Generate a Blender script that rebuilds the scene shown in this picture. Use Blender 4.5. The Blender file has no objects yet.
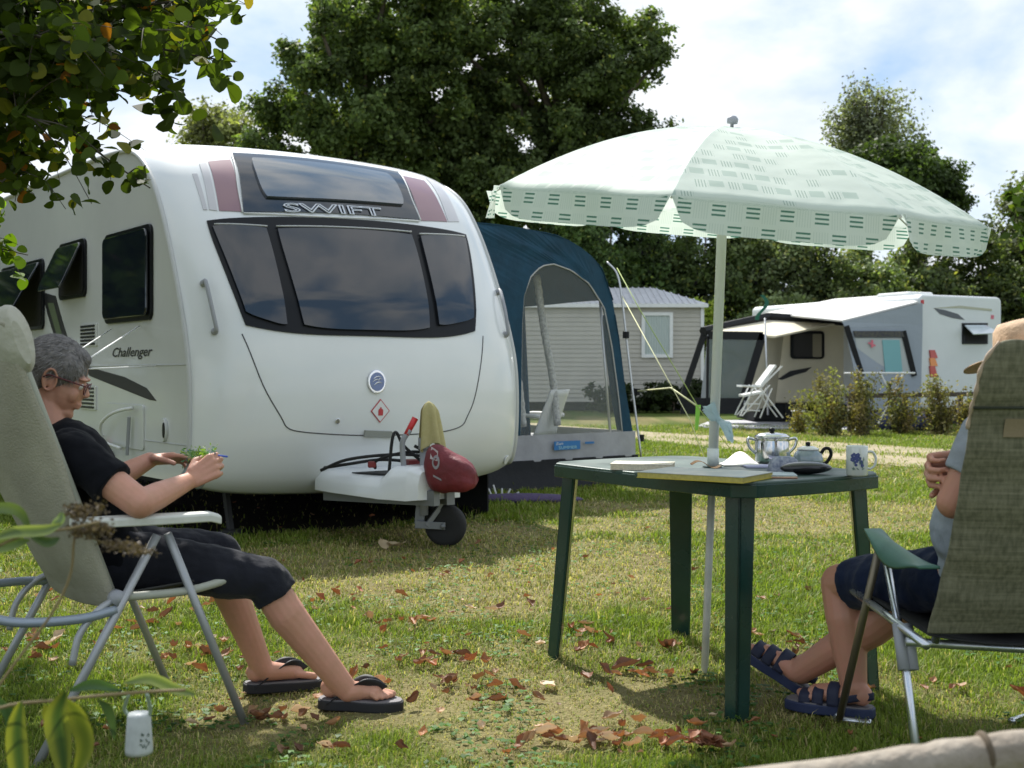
import bpy, bmesh, math, random
import numpy as np
from mathutils import Vector, Matrix, noise, Quaternion
random.seed(7); RNG = np.random.default_rng(7)
scene = bpy.context.scene
COL = scene.collection
FL, EYE, HY = 1200.0, 1.07, 372.0
V = Vector
def P(px, py, Y): return V(((px-512)/FL*Y, Y, EYE-(py-HY)/FL*Y))
def G(px, py):
    Y = FL*EYE/(py-HY); return V(((px-512)/FL*Y, Y, 0))
def PZ(px, py, z):
    Y = FL*(EYE-z)/(py-HY); return V(((px-512)/FL*Y, Y, z))
def PPL(px, py, p0, n):
    d = V(((px-512)/FL, 1, -(py-HY)/FL)); o = V((0, 0, EYE)); n = V(n)
    return o+d*((V(p0)-o).dot(n)/d.dot(n))

# ---------------- camera / world / sun
cam = bpy.data.cameras.new('camera'); camo = bpy.data.objects.new('camera', cam); COL.objects.link(camo)
camo.location = (0, 0, EYE); camo.rotation_euler = (math.pi/2, 0, 0)
cam.sensor_width = 36; cam.lens = 36*FL/1024; cam.shift_y = -12/1024; cam.clip_end = 3000; cam.clip_start = 0.05
cam.dof.use_dof = True; cam.dof.focus_distance = 5.0; cam.dof.aperture_fstop = 5.6
scene.camera = camo
vs = scene.view_settings; vs.view_transform = 'Standard'; vs.look = 'None'; vs.gamma = 1; vs.use_curve_mapping = False
vs.exposure = 0.66
SUN_EL = math.radians(50); SDIR = V((-0.34, 0.94, 0)).normalized()
sl = bpy.data.lights.new('sun', 'SUN'); sl.energy = 4.9; sl.angle = math.radians(0.53); sl.color = (1.0, 0.965, 0.90)
so = bpy.data.objects.new('sun', sl); COL.objects.link(so)
sv = V((SDIR.x*math.cos(SUN_EL), SDIR.y*math.cos(SUN_EL), math.sin(SUN_EL)))
so.rotation_euler = sv.to_track_quat('Z', 'Y').to_euler(); so.location = sv*60
world = bpy.data.worlds.new('World'); scene.world = world; world.use_nodes = True
def build_world():
    nt = world.node_tree; N = nt.nodes; L = nt.links; N.clear()
    out = N.new('ShaderNodeOutputWorld'); bg = N.new('ShaderNodeBackground'); bg.inputs[1].default_value = 0.082
    sky = N.new('ShaderNodeTexSky'); sky.sky_type = 'NISHITA'; sky.sun_disc = False; sky.sun_elevation = SUN_EL
    sky.sun_rotation = math.atan2(SDIR.x, SDIR.y); sky.air_density = 1.0; sky.dust_density = 1.0; sky.ozone_density = 1.5
    tc = N.new('ShaderNodeTexCoord'); mp = N.new('ShaderNodeMapping'); mp.inputs['Scale'].default_value = (1, 1, 2.1); mp.inputs['Location'].default_value = (3.7, 0.4, 1.9)
    L.new(tc.outputs['Generated'], mp.inputs['Vector'])
    n1 = N.new('ShaderNodeTexNoise'); n1.inputs['Scale'].default_value = 2.6; n1.inputs['Detail'].default_value = 9; n1.inputs['Roughness'].default_value = 0.52; n1.inputs['Distortion'].default_value = 0.25
    L.new(mp.outputs[0], n1.inputs['Vector'])
    r1 = N.new('ShaderNodeValToRGB'); r1.color_ramp.elements[0].position = 0.385; r1.color_ramp.elements[1].position = 0.52
    L.new(n1.outputs['Fac'], r1.inputs[0])
    n2 = N.new('ShaderNodeTexNoise'); n2.inputs['Scale'].default_value = 4.2; n2.inputs['Detail'].default_value = 7; n2.inputs['Roughness'].default_value = 0.55
    m2 = N.new('ShaderNodeMapping'); m2.inputs['Location'].default_value = (8.3, 2.2, 5.1); m2.inputs['Scale'].default_value = (1, 1, 2.4)
    L.new(tc.outputs['Generated'], m2.inputs['Vector']); L.new(m2.outputs[0], n2.inputs['Vector'])
    r2 = N.new('ShaderNodeValToRGB'); r2.color_ramp.elements[0].position = 0.36; r2.color_ramp.elements[1].position = 0.60
    r2.color_ramp.elements[0].color = (6.2, 7.0, 7.8, 1); r2.color_ramp.elements[1].color = (9.2, 9.4, 9.6, 1)
    L.new(n2.outputs['Fac'], r2.inputs[0])
    # pale hazy blue mixed into the clear air
    hz = N.new('ShaderNodeMix'); hz.data_type = 'RGBA'; hz.inputs[0].default_value = 0.7
    hz.inputs[7].default_value = (3.4, 5.3, 7.8, 1); L.new(sky.outputs[0], hz.inputs[6])
    mx = N.new('ShaderNodeMix'); mx.data_type = 'RGBA'
    L.new(r1.outputs[0], mx.inputs[0]); L.new(hz.outputs[2], mx.inputs[6]); L.new(r2.outputs[0], mx.inputs[7])
    L.new(mx.outputs[2], bg.inputs[0]); L.new(bg.outputs[0], out.inputs[0])
build_world()

# ---------------- materials
MATS = {}
def mat(name, col=(.5, .5, .5), rough=.5, metal=0., var=None, bump=None, coat=0., trans=0., alpha=1., sheen=0., transl=0., sss=0., spec=.5, attr=None, rvar=None, ior=1.45):
    if name in MATS: return MATS[name]
    m = bpy.data.materials.new(name); m.use_nodes = True; MATS[name] = m
    nt = m.node_tree; N = nt.nodes; L = nt.links; b = N['Principled BSDF']
    b.inputs['Base Color'].default_value = (*col, 1); b.inputs['Roughness'].default_value = rough; b.inputs['Metallic'].default_value = metal
    b.inputs['Coat Weight'].default_value = coat; b.inputs['Coat Roughness'].default_value = .06
    b.inputs['Transmission Weight'].default_value = trans; b.inputs['Alpha'].default_value = alpha
    b.inputs['Sheen Weight'].default_value = sheen; b.inputs['Specular IOR Level'].default_value = spec; b.inputs['IOR'].default_value = ior
    if sss: b.inputs['Subsurface Weight'].default_value = sss; b.inputs['Subsurface Radius'].default_value = (.012, .005, .003); b.inputs['Subsurface Scale'].default_value = 1
    tc = N.new('ShaderNodeTexCoord'); src = None
    if attr:
        a = N.new('ShaderNodeAttribute'); a.attribute_name = attr; src = a.outputs['Color']
    if var:
        sc, amt = var[0], var[1]; col2 = var[2] if len(var) > 2 else None
        n = N.new('ShaderNodeTexNoise'); n.inputs['Scale'].default_value = sc; n.inputs['Detail'].default_value = 7; n.inputs['Roughness'].default_value = .62
        L.new(tc.outputs['Object'], n.inputs['Vector'])
        r = N.new('ShaderNodeMapRange'); r.inputs[1].default_value = .3; r.inputs[2].default_value = .7
        L.new(n.outputs['Fac'], r.inputs[0])
        mx = N.new('ShaderNodeMix'); mx.data_type = 'RGBA'; L.new(r.outputs[0], mx.inputs[0])
        if col2: mx.inputs[6].default_value = (*col, 1); mx.inputs[7].default_value = (*[c*(1-amt)+d*amt for c, d in zip(col, col2)], 1)
        else:
            mx.inputs[6].default_value = (*[c*(1-amt) for c in col], 1); mx.inputs[7].default_value = (*[min(1, c*(1+amt)) for c in col], 1)
        if src:
            m3 = N.new('ShaderNodeMix'); m3.data_type = 'RGBA'; m3.blend_type = 'MULTIPLY'; m3.inputs[0].default_value = 1
            L.new(src, m3.inputs[6]); L.new(mx.outputs[2], m3.inputs[7]); src = m3.outputs[2]
        else: src = mx.outputs[2]
    if src: L.new(src, b.inputs['Base Color'])
    if rvar:
        n = N.new('ShaderNodeTexNoise'); n.inputs['Scale'].default_value = rvar[0]; n.inputs['Detail'].default_value = 5; L.new(tc.outputs['Object'], n.inputs['Vector'])
        r = N.new('ShaderNodeMapRange'); r.inputs[1].default_value = .35; r.inputs[2].default_value = .7; r.inputs[3].default_value = rvar[1]; r.inputs[4].default_value = rvar[2]
        L.new(n.outputs['Fac'], r.inputs[0]); L.new(r.outputs[0], b.inputs['Roughness'])
    if bump:
        n = N.new('ShaderNodeTexNoise'); n.inputs['Scale'].default_value = bump[0]; n.inputs['Detail'].default_value = 6
        L.new(tc.outputs['Object'], n.inputs['Vector'])
        bp = N.new('ShaderNodeBump'); bp.inputs['Strength'].default_value = bump[1]; bp.inputs['Distance'].default_value = bump[2] if len(bump) > 2 else .01
        L.new(n.outputs['Fac'], bp.inputs['Height']); L.new(bp.outputs[0], b.inputs['Normal'])
    if transl:
        t = N.new('ShaderNodeBsdfTranslucent'); ms = N.new('ShaderNodeMixShader'); ms.inputs[0].default_value = transl
        if src: L.new(src, t.inputs[0])
        else: t.inputs[0].default_value = (*col, 1)
        L.new(b.outputs[0], ms.inputs[1]); L.new(t.outputs[0], ms.inputs[2]); L.new(ms.outputs[0], N['Material Output'].inputs[0])
    return m
def leaf_mat(name, transl=.35, rough=.5, boost=(1.3, 1.5, .5), spec=.4):
    """leaf colour per leaf from the attribute 'col', light passing through"""
    if name in MATS: return MATS[name]
    m = bpy.data.materials.new(name); m.use_nodes = True; MATS[name] = m
    nt = m.node_tree; N = nt.nodes; L = nt.links; b = N['Principled BSDF']
    a = N.new('ShaderNodeAttribute'); a.attribute_name = 'col'
    b.inputs['Roughness'].default_value = rough; b.inputs['Specular IOR Level'].default_value = spec; L.new(a.outputs['Color'], b.inputs['Base Color'])
    t = N.new('ShaderNodeBsdfTranslucent'); mm = N.new('ShaderNodeMix'); mm.data_type = 'RGBA'; mm.blend_type = 'MULTIPLY'; mm.inputs[0].default_value = 1
    L.new(a.outputs['Color'], mm.inputs[6]); mm.inputs[7].default_value = (*boost, 1); mm.clamp_result = False
    L.new(mm.outputs[2], t.inputs[0]); ms = N.new('ShaderNodeMixShader'); ms.inputs[0].default_value = transl
    L.new(b.outputs[0], ms.inputs[1]); L.new(t.outputs[0], ms.inputs[2]); L.new(ms.outputs[0], N['Material Output'].inputs[0])
    return m

# ---------------- object bookkeeping
WM = {}
def tag(o, label=None, cat=None, group=None, kind=None):
    if label: o['label'] = label
    if cat: o['category'] = cat
    if group: o['group'] = group
    if kind: o['kind'] = kind
    return o
def thing(name, label, cat, loc=(0, 0, 0), rz=0., group=None):
    o = bpy.data.objects.new(name, None); COL.objects.link(o); o.empty_display_size = .1
    o.location = loc; o.rotation_euler = (0, 0, rz); WM[o.name] = Matrix.Translation(V(loc)) @ Matrix.Rotation(rz, 4, 'Z')
    return tag(o, label, cat, group)
def link_mesh(name, me, parent, m, smooth, loc=None):
    ob = bpy.data.objects.new(name, me); COL.objects.link(ob)
    if m is not None:
        for mm in (m if isinstance(m, (list, tuple)) else [m]): me.materials.append(mm)
    if parent is not None:
        M = WM[parent.name]; ob.parent = parent; me.transform(M.inverted()); WM[ob.name] = M
    else:
        if loc is None:
            n = len(me.vertices); co = np.empty(n*3, np.float32); me.vertices.foreach_get('co', co); co = co.reshape(-1, 3)
            loc = V((float((co[:, 0].min()+co[:, 0].max())/2), float((co[:, 1].min()+co[:, 1].max())/2), float(co[:, 2].min())))
        M = Matrix.Translation(V(loc)); me.transform(M.inverted()); ob.location = loc; WM[ob.name] = M
    if smooth: me.polygons.foreach_set('use_smooth', [True]*len(me.polygons))
    me.update(); return ob
def frame(d, up=(0, 0, 1)):
    d = V(d).normalized(); up = V(up)
    if abs(d.dot(up.normalized())) > .98: up = V((0, 1, 0)) if abs(d.y) < .9 else V((1, 0, 0))
    s = d.cross(up).normalized(); return s, s.cross(d).normalized(), d
def crom(pts, n=6):
    pts = [V(p) for p in pts]
    if len(pts) < 3: return [pts[0].lerp(pts[-1], i/n) for i in range(n+1)]
    out = []; Q = [pts[0]*2-pts[1]]+pts+[pts[-1]*2-pts[-2]]
    for i in range(1, len(Q)-2):
        a, b, c, d = Q[i-1:i+3]
        for k in range(n):
            t = k/n; out.append(.5*((2*b)+(c-a)*t+(2*a-5*b+4*c-d)*t*t+(3*b-a-3*c+d)*t**3))
    out.append(pts[-1]); return out
class MB:
    def __init__(s): s.v = []; s.f = []; s.mi = []; s.cur = 0
    def add(s, vs_, fs):
        o = len(s.v); s.v += [tuple(v) for v in vs_]
        for f in fs: s.f.append(tuple(i+o for i in f)); s.mi.append(s.cur)
    def box(s, c, size, rz=0., M=None):
        x, y, z = [k/2 for k in size]; R = Matrix.Rotation(rz, 3, 'Z') if M is None else M
        vs_ = [V(c)+R@V((a*x, b*y, d*z)) for a in (-1, 1) for b in (-1, 1) for d in (-1, 1)]
        s.add(vs_, [(0, 1, 3, 2), (4, 6, 7, 5), (0, 4, 5, 1), (2, 3, 7, 6), (0, 2, 6, 4), (1, 5, 7, 3)])
    def bar(s, a, b, w, h, up=(0, 0, 1)):
        a = V(a); b = V(b); S, U, D = frame(b-a, up); q = []
        for p in (a, b):
            for i, j in ((-1, -1), (1, -1), (1, 1), (-1, 1)): q.append(p+S*(i*w/2)+U*(j*h/2))
        s.add(q, [(3, 2, 1, 0), (4, 5, 6, 7), (0, 1, 5, 4), (1, 2, 6, 5), (2, 3, 7, 6), (3, 0, 4, 7)])
    def tube(s, pts, r, n=10, closed=False, caps=True):
        pts = [V(p) for p in pts]; m = len(pts); rs = r if isinstance(r, (list, tuple)) else [r]*m
        vs_ = []; prev = None
        for i, p in enumerate(pts):
            if closed: d = pts[(i+1) % m]-pts[i-1]
            else: d = pts[min(i+1, m-1)]-pts[max(i-1, 0)]
            if d.length < 1e-9: d = V((0, 0, 1))
            d.normalize()
            if prev is None: S, U, _ = frame(d)
            else:
                S = prev-d*prev.dot(d)
                if S.length < 1e-6: S, U, _ = frame(d)
                S.normalize(); U = S.cross(d)
            prev = S
            for k in range(n):
                a = 2*math.pi*k/n; vs_.append(p+(S*math.cos(a)+U*math.sin(a))*rs[i])
        fs = []
        for i in range(m if closed else m-1):
            for k in range(n):
                a = i*n+k; b = i*n+(k+1) % n; c = ((i+1) % m)*n+(k+1) % n; d = ((i+1) % m)*n+k; fs.append((a, d, c, b))
        if caps and not closed: fs += [tuple(range(n)), tuple((m-1)*n+k for k in reversed(range(n)))]
        s.add(vs_, fs)
    def lathe(s, prof, n=24, M=None, cap=True):
        M = M or Matrix(); vs_ = []; m = len(prof)
        for r, z in prof:
            for k in range(n): a = 2*math.pi*k/n; vs_.append(M@V((max(r, 1e-5)*math.cos(a), max(r, 1e-5)*math.sin(a), z)))
        fs = [(i*n+k, i*n+(k+1) % n, (i+1)*n+(k+1) % n, (i+1)*n+k) for i in range(m-1) for k in range(n)]
        if cap: fs += [tuple(reversed(range(n))), tuple((m-1)*n+k for k in range(n))]
        s.add(vs_, fs)
    def prism(s, poly, ext):
        ext = V(ext); n = len(poly); poly = [V(p) for p in poly]
        s.add(poly+[p+ext for p in poly], [tuple(reversed(range(n))), tuple(range(n, 2*n))]+[(i, (i+1) % n, n+(i+1) % n, n+i) for i in range(n)])
    def grid(s, fn, nu, nv, flip=False):
        vs_ = [fn(i/nu, j/nv) for i in range(nu+1) for j in range(nv+1)]; w = nv+1
        fs = [(i*w+j, (i+1)*w+j, (i+1)*w+j+1, i*w+j+1) for i in range(nu) for j in range(nv)]
        if flip: fs = [tuple(reversed(f)) for f in fs]
        s.add(vs_, fs)
    def shell(s, fn, nu, nv):
        """closed thin slab: fn(u, v, k) with k 0 = under face, 1 = top face"""
        w = nv+1; n = (nu+1)*w
        vs_ = [fn(i/nu, j/nv, k) for k in (0, 1) for i in range(nu+1) for j in range(nv+1)]
        fs = []
        for i in range(nu):
            for j in range(nv):
                a = (i*w+j, (i+1)*w+j, (i+1)*w+j+1, i*w+j+1); fs.append(tuple(reversed(a))); fs.append(tuple(q+n for q in a))
        per = [(i, 0) for i in range(nu)]+[(nu, j) for j in range(nv)]+[(i, nv) for i in range(nu, 0, -1)]+[(0, j) for j in range(nv, 0, -1)]
        ids = [i*w+j for i, j in per]
        for k in range(len(ids)): a, b = ids[k], ids[(k+1) % len(ids)]; fs.append((a, b, b+n, a+n))
        s.add(vs_, fs)
    def ell(s, c, r, R=None, n=14, m=10):
        R = R or Matrix.Identity(3); c = V(c); vs_ = [c+R@V((0, 0, -r[2]))]
        for j in range(1, m):
            ph = -math.pi/2+math.pi*j/m
            for k in range(n): a = 2*math.pi*k/n; vs_.append(c+R@V((r[0]*math.cos(ph)*math.cos(a), r[1]*math.cos(ph)*math.sin(a), r[2]*math.sin(ph))))
        vs_.append(c+R@V((0, 0, r[2]))); top = len(vs_)-1; fs = []
        for k in range(n): fs.append((0, 1+(k+1) % n, 1+k)); fs.append((top, 1+(m-2)*n+k, 1+(m-2)*n+(k+1) % n))
        for j in range(m-2):
            for k in range(n): fs.append((1+j*n+k, 1+j*n+(k+1) % n, 1+(j+1)*n+(k+1) % n, 1+(j+1)*n+k))
        s.add(vs_, fs)
    def caps(s, a, b, ra, rb, n=14, flat=1., side=None, ends=(1, 1)):
        """tapered capsule between two joints; flat squeezes it along side"""
        a = V(a); b = V(b); D = (b-a)
        if D.length < 1e-6: return
        D.normalize(); S, U, _ = frame(D, side if side is not None else (0, 0, 1)); rings = []
        if ends[0]: rings += [(a-D*ra*.95*math.cos(t), ra*math.sin(t)) for t in (.12, .45, .85, 1.2)]
        rings += [(a, ra), (b, rb)]
        if ends[1]: rings += [(b+D*rb*.95*math.cos(t), rb*math.sin(t)) for t in (1.2, .85, .45, .12)]
        vs_ = []; m = len(rings)
        for c, r in rings:
            for k in range(n): t = 2*math.pi*k/n; vs_.append(c+S*(r*math.cos(t))+U*(r*math.sin(t)*flat))
        fs = [(i*n+k, (i+1)*n+k, (i+1)*n+(k+1) % n, i*n+(k+1) % n) for i in range(m-1) for k in range(n)]
        fs += [tuple(range(n)), tuple((m-1)*n+k for k in reversed(range(n)))]
        s.add(vs_, fs)
    def mesh(s, name):
        me = bpy.data.meshes.new(name); me.from_pydata(s.v, [], s.f)
        if any(s.mi): me.polygons.foreach_set('material_index', s.mi)
        bm = bmesh.new(); bm.from_mesh(me); bmesh.ops.recalc_face_normals(bm, faces=bm.faces); bm.to_mesh(me); bm.free()
        return me
    def build(s, name, m, parent=None, smooth=False, bevel=0., seg=2, angle=None, loc=None):
        ob = link_mesh(name, s.mesh(name), parent, m, smooth, loc)
        if bevel:
            b = ob.modifiers.new('bevel', 'BEVEL'); b.width = bevel; b.segments = seg; b.limit_method = 'ANGLE'; b.angle_limit = math.radians(35)
        if angle is not None:
            for p in ob.data.polygons: p.use_smooth = True
            try: ob.data.set_sharp_from_angle(angle=math.radians(angle))
            except Exception: pass
        return ob
def organic(name, mb, m, parent=None, voxel=.005, smooth=6, fac=.5, disp=None, solid=False, loc=None):
    """fuse overlapping closed pieces into one continuous skin"""
    me = mb.mesh('tmp'); ob = bpy.data.objects.new('tmp', me); COL.objects.link(ob)
    r = ob.modifiers.new('r', 'REMESH'); r.mode = 'VOXEL'; r.voxel_size = voxel; r.use_smooth_shade = True
    if smooth: q = ob.modifiers.new('s', 'SMOOTH'); q.iterations = smooth; q.factor = fac
    dg = bpy.context.evaluated_depsgraph_get(); me2 = bpy.data.meshes.new_from_object(ob.evaluated_get(dg)); me2.name = name
    bpy.data.objects.remove(ob); bpy.data.meshes.remove(me)
    if disp:
        n = len(me2.vertices); nr = [v.normal.copy() for v in me2.vertices]
        for v, nn in zip(me2.vertices, nr): v.co += nn*disp(v.co, nn)
    me2.materials.clear()
    return link_mesh(name, me2, parent, m, True, loc)
def np_mesh(name, VV, FF, m, parent=None, cols=None, smooth=False, loc=None, uv=None):
    VV = np.asarray(VV, np.float32); FF = np.asarray(FF, np.int32); k = FF.shape[1]; nf = len(FF)
    me = bpy.data.meshes.new(name); me.vertices.add(len(VV)); me.vertices.foreach_set('co', VV.ravel())
    me.loops.add(nf*k); me.loops.foreach_set('vertex_index', FF.ravel()); me.polygons.add(nf)
    me.polygons.foreach_set('loop_start', np.arange(0, nf*k, k, dtype=np.int32))
    try: me.polygons.foreach_set('loop_total', np.full(nf, k, np.int32))
    except Exception: pass
    me.update(calc_edges=True)
    if cols is not None:
        ca = me.color_attributes.new('col', 'FLOAT_COLOR', 'POINT'); c4 = np.ones((len(VV), 4), np.float32); c4[:, :3] = cols; ca.data.foreach_set('color', c4.ravel())
    return link_mesh(name, me, parent, m, smooth, loc)
def hash2(i, j, seed):
    h = (i.astype(np.int64)*374761393+j.astype(np.int64)*668265263+seed*2147483647) & 0xffffffff
    h = ((h ^ (h >> 13))*1274126177) & 0xffffffff; return ((h ^ (h >> 16)) & 0xffff)/65535.
def vnoise(x, y, scale, seed=0):
    x = np.asarray(x, float)*scale; y = np.asarray(y, float)*scale; i = np.floor(x); j = np.floor(y); fx = x-i; fy = y-j
    fx = fx*fx*(3-2*fx); fy = fy*fy*(3-2*fy)
    a = hash2(i, j, seed); b = hash2(i+1, j, seed); c = hash2(i, j+1, seed); d = hash2(i+1, j+1, seed)
    return (a*(1-fx)+b*fx)*(1-fy)+(c*(1-fx)+d*fx)*fy
def fbm(x, y, scale, seed=0, o=4):
    t = 0; a = .5; n = 0
    for k in range(o): t = t+a*vnoise(x, y, scale*2**k, seed+k*17); n += a; a *= .55
    return t/n
def text_mesh(s, shear=0., outline=0., bold=0.):
    c = bpy.data.curves.new('t', 'FONT'); c.body = s; c.size = 1; c.align_x = 'LEFT'; c.shear = shear; c.resolution_u = 3
    if outline: c.fill_mode = 'NONE'; c.bevel_depth = outline; c.bevel_resolution = 1
    elif bold: c.offset = bold
    o = bpy.data.objects.new('t', c); COL.objects.link(o); dg = bpy.context.evaluated_depsgraph_get()
    me = bpy.data.meshes.new_from_object(o.evaluated_get(dg)); bpy.data.objects.remove(o); return me
def place_text(name, s, fn, w, h, m, parent, shear=0., outline=0., bold=0.):
    """fn(x, y) maps the 0..w, 0..h text box onto a surface"""
    me = text_mesh(s, shear, outline, bold); xs = [v.co.x for v in me.vertices]; ys = [v.co.y for v in me.vertices]
    x0, x1, y0, y1 = min(xs), max(xs), min(ys), max(ys)
    for v in me.vertices:
        z = v.co.z; v.co = fn((v.co.x-x0)/(x1-x0)*w, (v.co.y-y0)/(y1-y0)*h, z)
    me.materials.clear(); return link_mesh(name, me, parent, m, False)
# ---------------- ground
def dryness(x, y):
    d = fbm(x, y, .55, 3, 4); e = fbm(x, y, 2.6, 11, 3)
    v = .62*d+.38*e
    # worn by van and table, browned where van shade is painted, greener towards viewer
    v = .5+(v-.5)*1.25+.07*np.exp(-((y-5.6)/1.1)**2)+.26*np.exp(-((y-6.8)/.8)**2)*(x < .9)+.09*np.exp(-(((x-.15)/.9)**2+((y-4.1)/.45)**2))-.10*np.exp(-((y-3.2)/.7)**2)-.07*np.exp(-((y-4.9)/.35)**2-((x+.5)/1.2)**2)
    v = v+.08*np.exp(-((y-9.5)/2.5)**2)-.06*np.clip((y-19)/6, 0, 1)
    return np.clip((v-.485)/.24, 0, 1)**1.15
def axis(lo, hi, a, b, step, grow=1.25):
    m = list(np.arange(a, b, step)); s = step; x = a; L_ = []
    while x > lo: s *= grow; x -= s; L_.append(x)
    s = step; x = m[-1]; R_ = []
    while x < hi: s *= grow; x += s; R_.append(x)
    return np.array(L_[::-1]+m+R_)
def path_edges(x):
    """near and far edge (y) of the sandy track at world x"""
    return 22.3-1.93*x+.25*np.sin(x*1.3)+.3*np.sin(x*.47+1), 25.4-1.52*x+.28*np.sin(x*1.1+2)
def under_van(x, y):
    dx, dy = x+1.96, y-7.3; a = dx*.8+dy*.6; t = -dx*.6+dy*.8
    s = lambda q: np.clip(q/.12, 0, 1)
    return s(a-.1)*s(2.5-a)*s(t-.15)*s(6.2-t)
def build_ground():
    xs = axis(-500, 500, -7, 9, .14); ys = axis(-300, 1200, 1.4, 15, .14)
    X, Y = np.meshgrid(xs, ys, indexing='ij'); nx, ny = X.shape
    Z = .018*(fbm(X, Y, 1.1, 5, 3)-.5)+.01*(vnoise(X, Y, 5, 9)-.5)
    Z = Z*np.clip(1.4-np.abs(Y-7)/14, 0, 1)*np.clip(1.5-np.abs(X)/10, 0, 1)
    VV = np.stack([X, Y, Z], -1).reshape(-1, 3); idx = np.arange(nx*ny).reshape(nx, ny)
    FF = np.stack([idx[:-1, :-1], idx[1:, :-1], idx[1:, 1:], idx[:-1, 1:]], -1).reshape(-1, 4)
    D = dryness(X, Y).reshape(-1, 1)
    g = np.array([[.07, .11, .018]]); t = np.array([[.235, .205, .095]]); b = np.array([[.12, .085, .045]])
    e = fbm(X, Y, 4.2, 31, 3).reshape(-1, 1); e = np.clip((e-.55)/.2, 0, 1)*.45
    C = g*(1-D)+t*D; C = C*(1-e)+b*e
    uv = under_van(X, Y).reshape(-1, 1); C = C*(1-uv)+np.array([[.022, .018, .013]])*uv  # bare soil painted near-black to deepen the shade under the van
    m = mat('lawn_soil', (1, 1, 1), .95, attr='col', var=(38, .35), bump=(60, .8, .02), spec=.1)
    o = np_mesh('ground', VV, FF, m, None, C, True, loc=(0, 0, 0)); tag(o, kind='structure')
    # track
    MBp = MB(); m2 = mat('sandy_track', (.36, .30, .215), .95, var=(1.6, .75, (.20, .19, .10)), bump=(30, .5, .02), spec=.1)
    xs2 = np.linspace(-16, 14, 160); e0, e1 = path_edges(xs2)
    e0 = e0+.22*(fbm(xs2, xs2*0, 2.5, 2)-.5)*2; e1 = e1+.3*(fbm(xs2, xs2*0+9, 2.2, 4)-.5)*2
    def fn(u, v):
        i = min(int(round(u*159)), 159); return V((xs2[i], e0[i]*(1-v)+e1[i]*v, .006))
    MBp.grid(fn, 159, 6); o = MBp.build('path', m2, loc=(0, 0, 0)); tag(o, kind='structure')
# ---------------- grass
def keep_out(x, y):
    e0, e1 = path_edges(x); m = (y-e0)/np.maximum(e1-e0, .3); return (y > e0-.1) & (y < e1+.1) & (RNG.random(len(x)) > .10+.75*np.exp(-((m-.5)/.09)**2)*(fbm(x, y, .8, 5) > .45)+.5*np.exp(-((m-.0)/.07)**2)+.5*np.exp(-((m-1.)/.07)**2))
def build_grass():
    R = RNG; n = 800000
    Y = 2.3*np.exp(R.random(n)*math.log(24/2.3)); hw = Y*.46+.5; X = (R.random(n)*2-1)*hw
    # thin the far ones
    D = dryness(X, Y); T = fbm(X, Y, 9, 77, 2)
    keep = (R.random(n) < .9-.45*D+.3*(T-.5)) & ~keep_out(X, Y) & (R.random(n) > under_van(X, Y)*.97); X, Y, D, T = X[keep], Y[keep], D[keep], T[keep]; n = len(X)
    Z = np.zeros(n)
    s = np.clip(Y/4.0, .8, 3.2)
    h = (.014+.022*R.random(n)**1.6+.022*np.clip(T-.45, 0, 1)*2)*(1-.5*D)*np.clip(s, .9, 1.5); w = (.0012+.0011*R.random(n))*s
    tall = R.random(n) < .012; h = np.where(tall, h*1.9, h)
    az = R.random(n)*2*math.pi; lean = .25+.9*R.random(n)**1.2+.5*D
    dx, dy = np.cos(az), np.sin(az); px_, py_ = -dy, dx
    b0 = np.stack([X-px_*w, Y-py_*w, Z-.004], -1); b1 = np.stack([X+px_*w, Y+py_*w, Z-.004], -1)
    mx = X+dx*h*lean*.35; my = Y+dy*h*lean*.35
    m0 = np.stack([mx-px_*w*.8, my-py_*w*.8, Z+h*.62], -1); m1 = np.stack([mx+px_*w*.8, my+py_*w*.8, Z+h*.62], -1)
    t = np.stack([X+dx*h*lean, Y+dy*h*lean, Z+h*np.clip(1.15-lean*.35, .3, 1)], -1)
    VV = np.stack([b0, b1, m1, m0, t], 1).reshape(-1, 3); k = np.arange(n)[:, None]*5
    FF = np.concatenate([np.concatenate([k, k+1, k+2], 1), np.concatenate([k, k+2, k+3], 1), np.concatenate([k+3, k+2, k+4], 1)])
    r = R.random(n); g1 = np.array([.125, .19, .020]); g2 = np.array([.25, .31, .050]); st = np.array([.50, .43, .20]); br = np.array([.22, .16, .08])
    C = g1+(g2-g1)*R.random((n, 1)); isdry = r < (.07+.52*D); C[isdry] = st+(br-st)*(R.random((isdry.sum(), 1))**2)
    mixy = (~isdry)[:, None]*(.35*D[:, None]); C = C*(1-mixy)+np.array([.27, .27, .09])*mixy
    C *= (.75+.5*R.random((n, 1)))
    m = leaf_mat('grass_blade', .4, .55, (1.1, 1.2, .6), spec=.25)
    o = np_mesh('grass', VV, FF, m, None, np.repeat(C, 5, 0), False, loc=(0, 0, 0)); tag(o, kind='stuff')
    # clover and small broad weeds
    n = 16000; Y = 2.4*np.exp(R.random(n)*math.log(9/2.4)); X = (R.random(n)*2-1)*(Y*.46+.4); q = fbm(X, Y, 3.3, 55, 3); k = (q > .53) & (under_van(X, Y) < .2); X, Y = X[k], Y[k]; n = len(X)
    s = .006+.008*R.random(n); a = R.random(n)*6.28; z = .008+.022*R.random(n); VV = np.stack([np.stack([X+np.cos(a+t)*s, Y+np.sin(a+t)*s*.8, z+.004*np.sin(3*t+a)], -1) for t in [i*math.pi/3 for i in range(6)]], 1).reshape(-1, 3)
    C = np.array([.07, .15, .03])*(.6+.9*R.random((n, 1))); o = np_mesh('clover', VV, np.arange(n*6).reshape(n, 6), m, None, np.repeat(C, 6, 0), False, loc=(0, 0, 0)); tag(o, kind='stuff')
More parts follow.
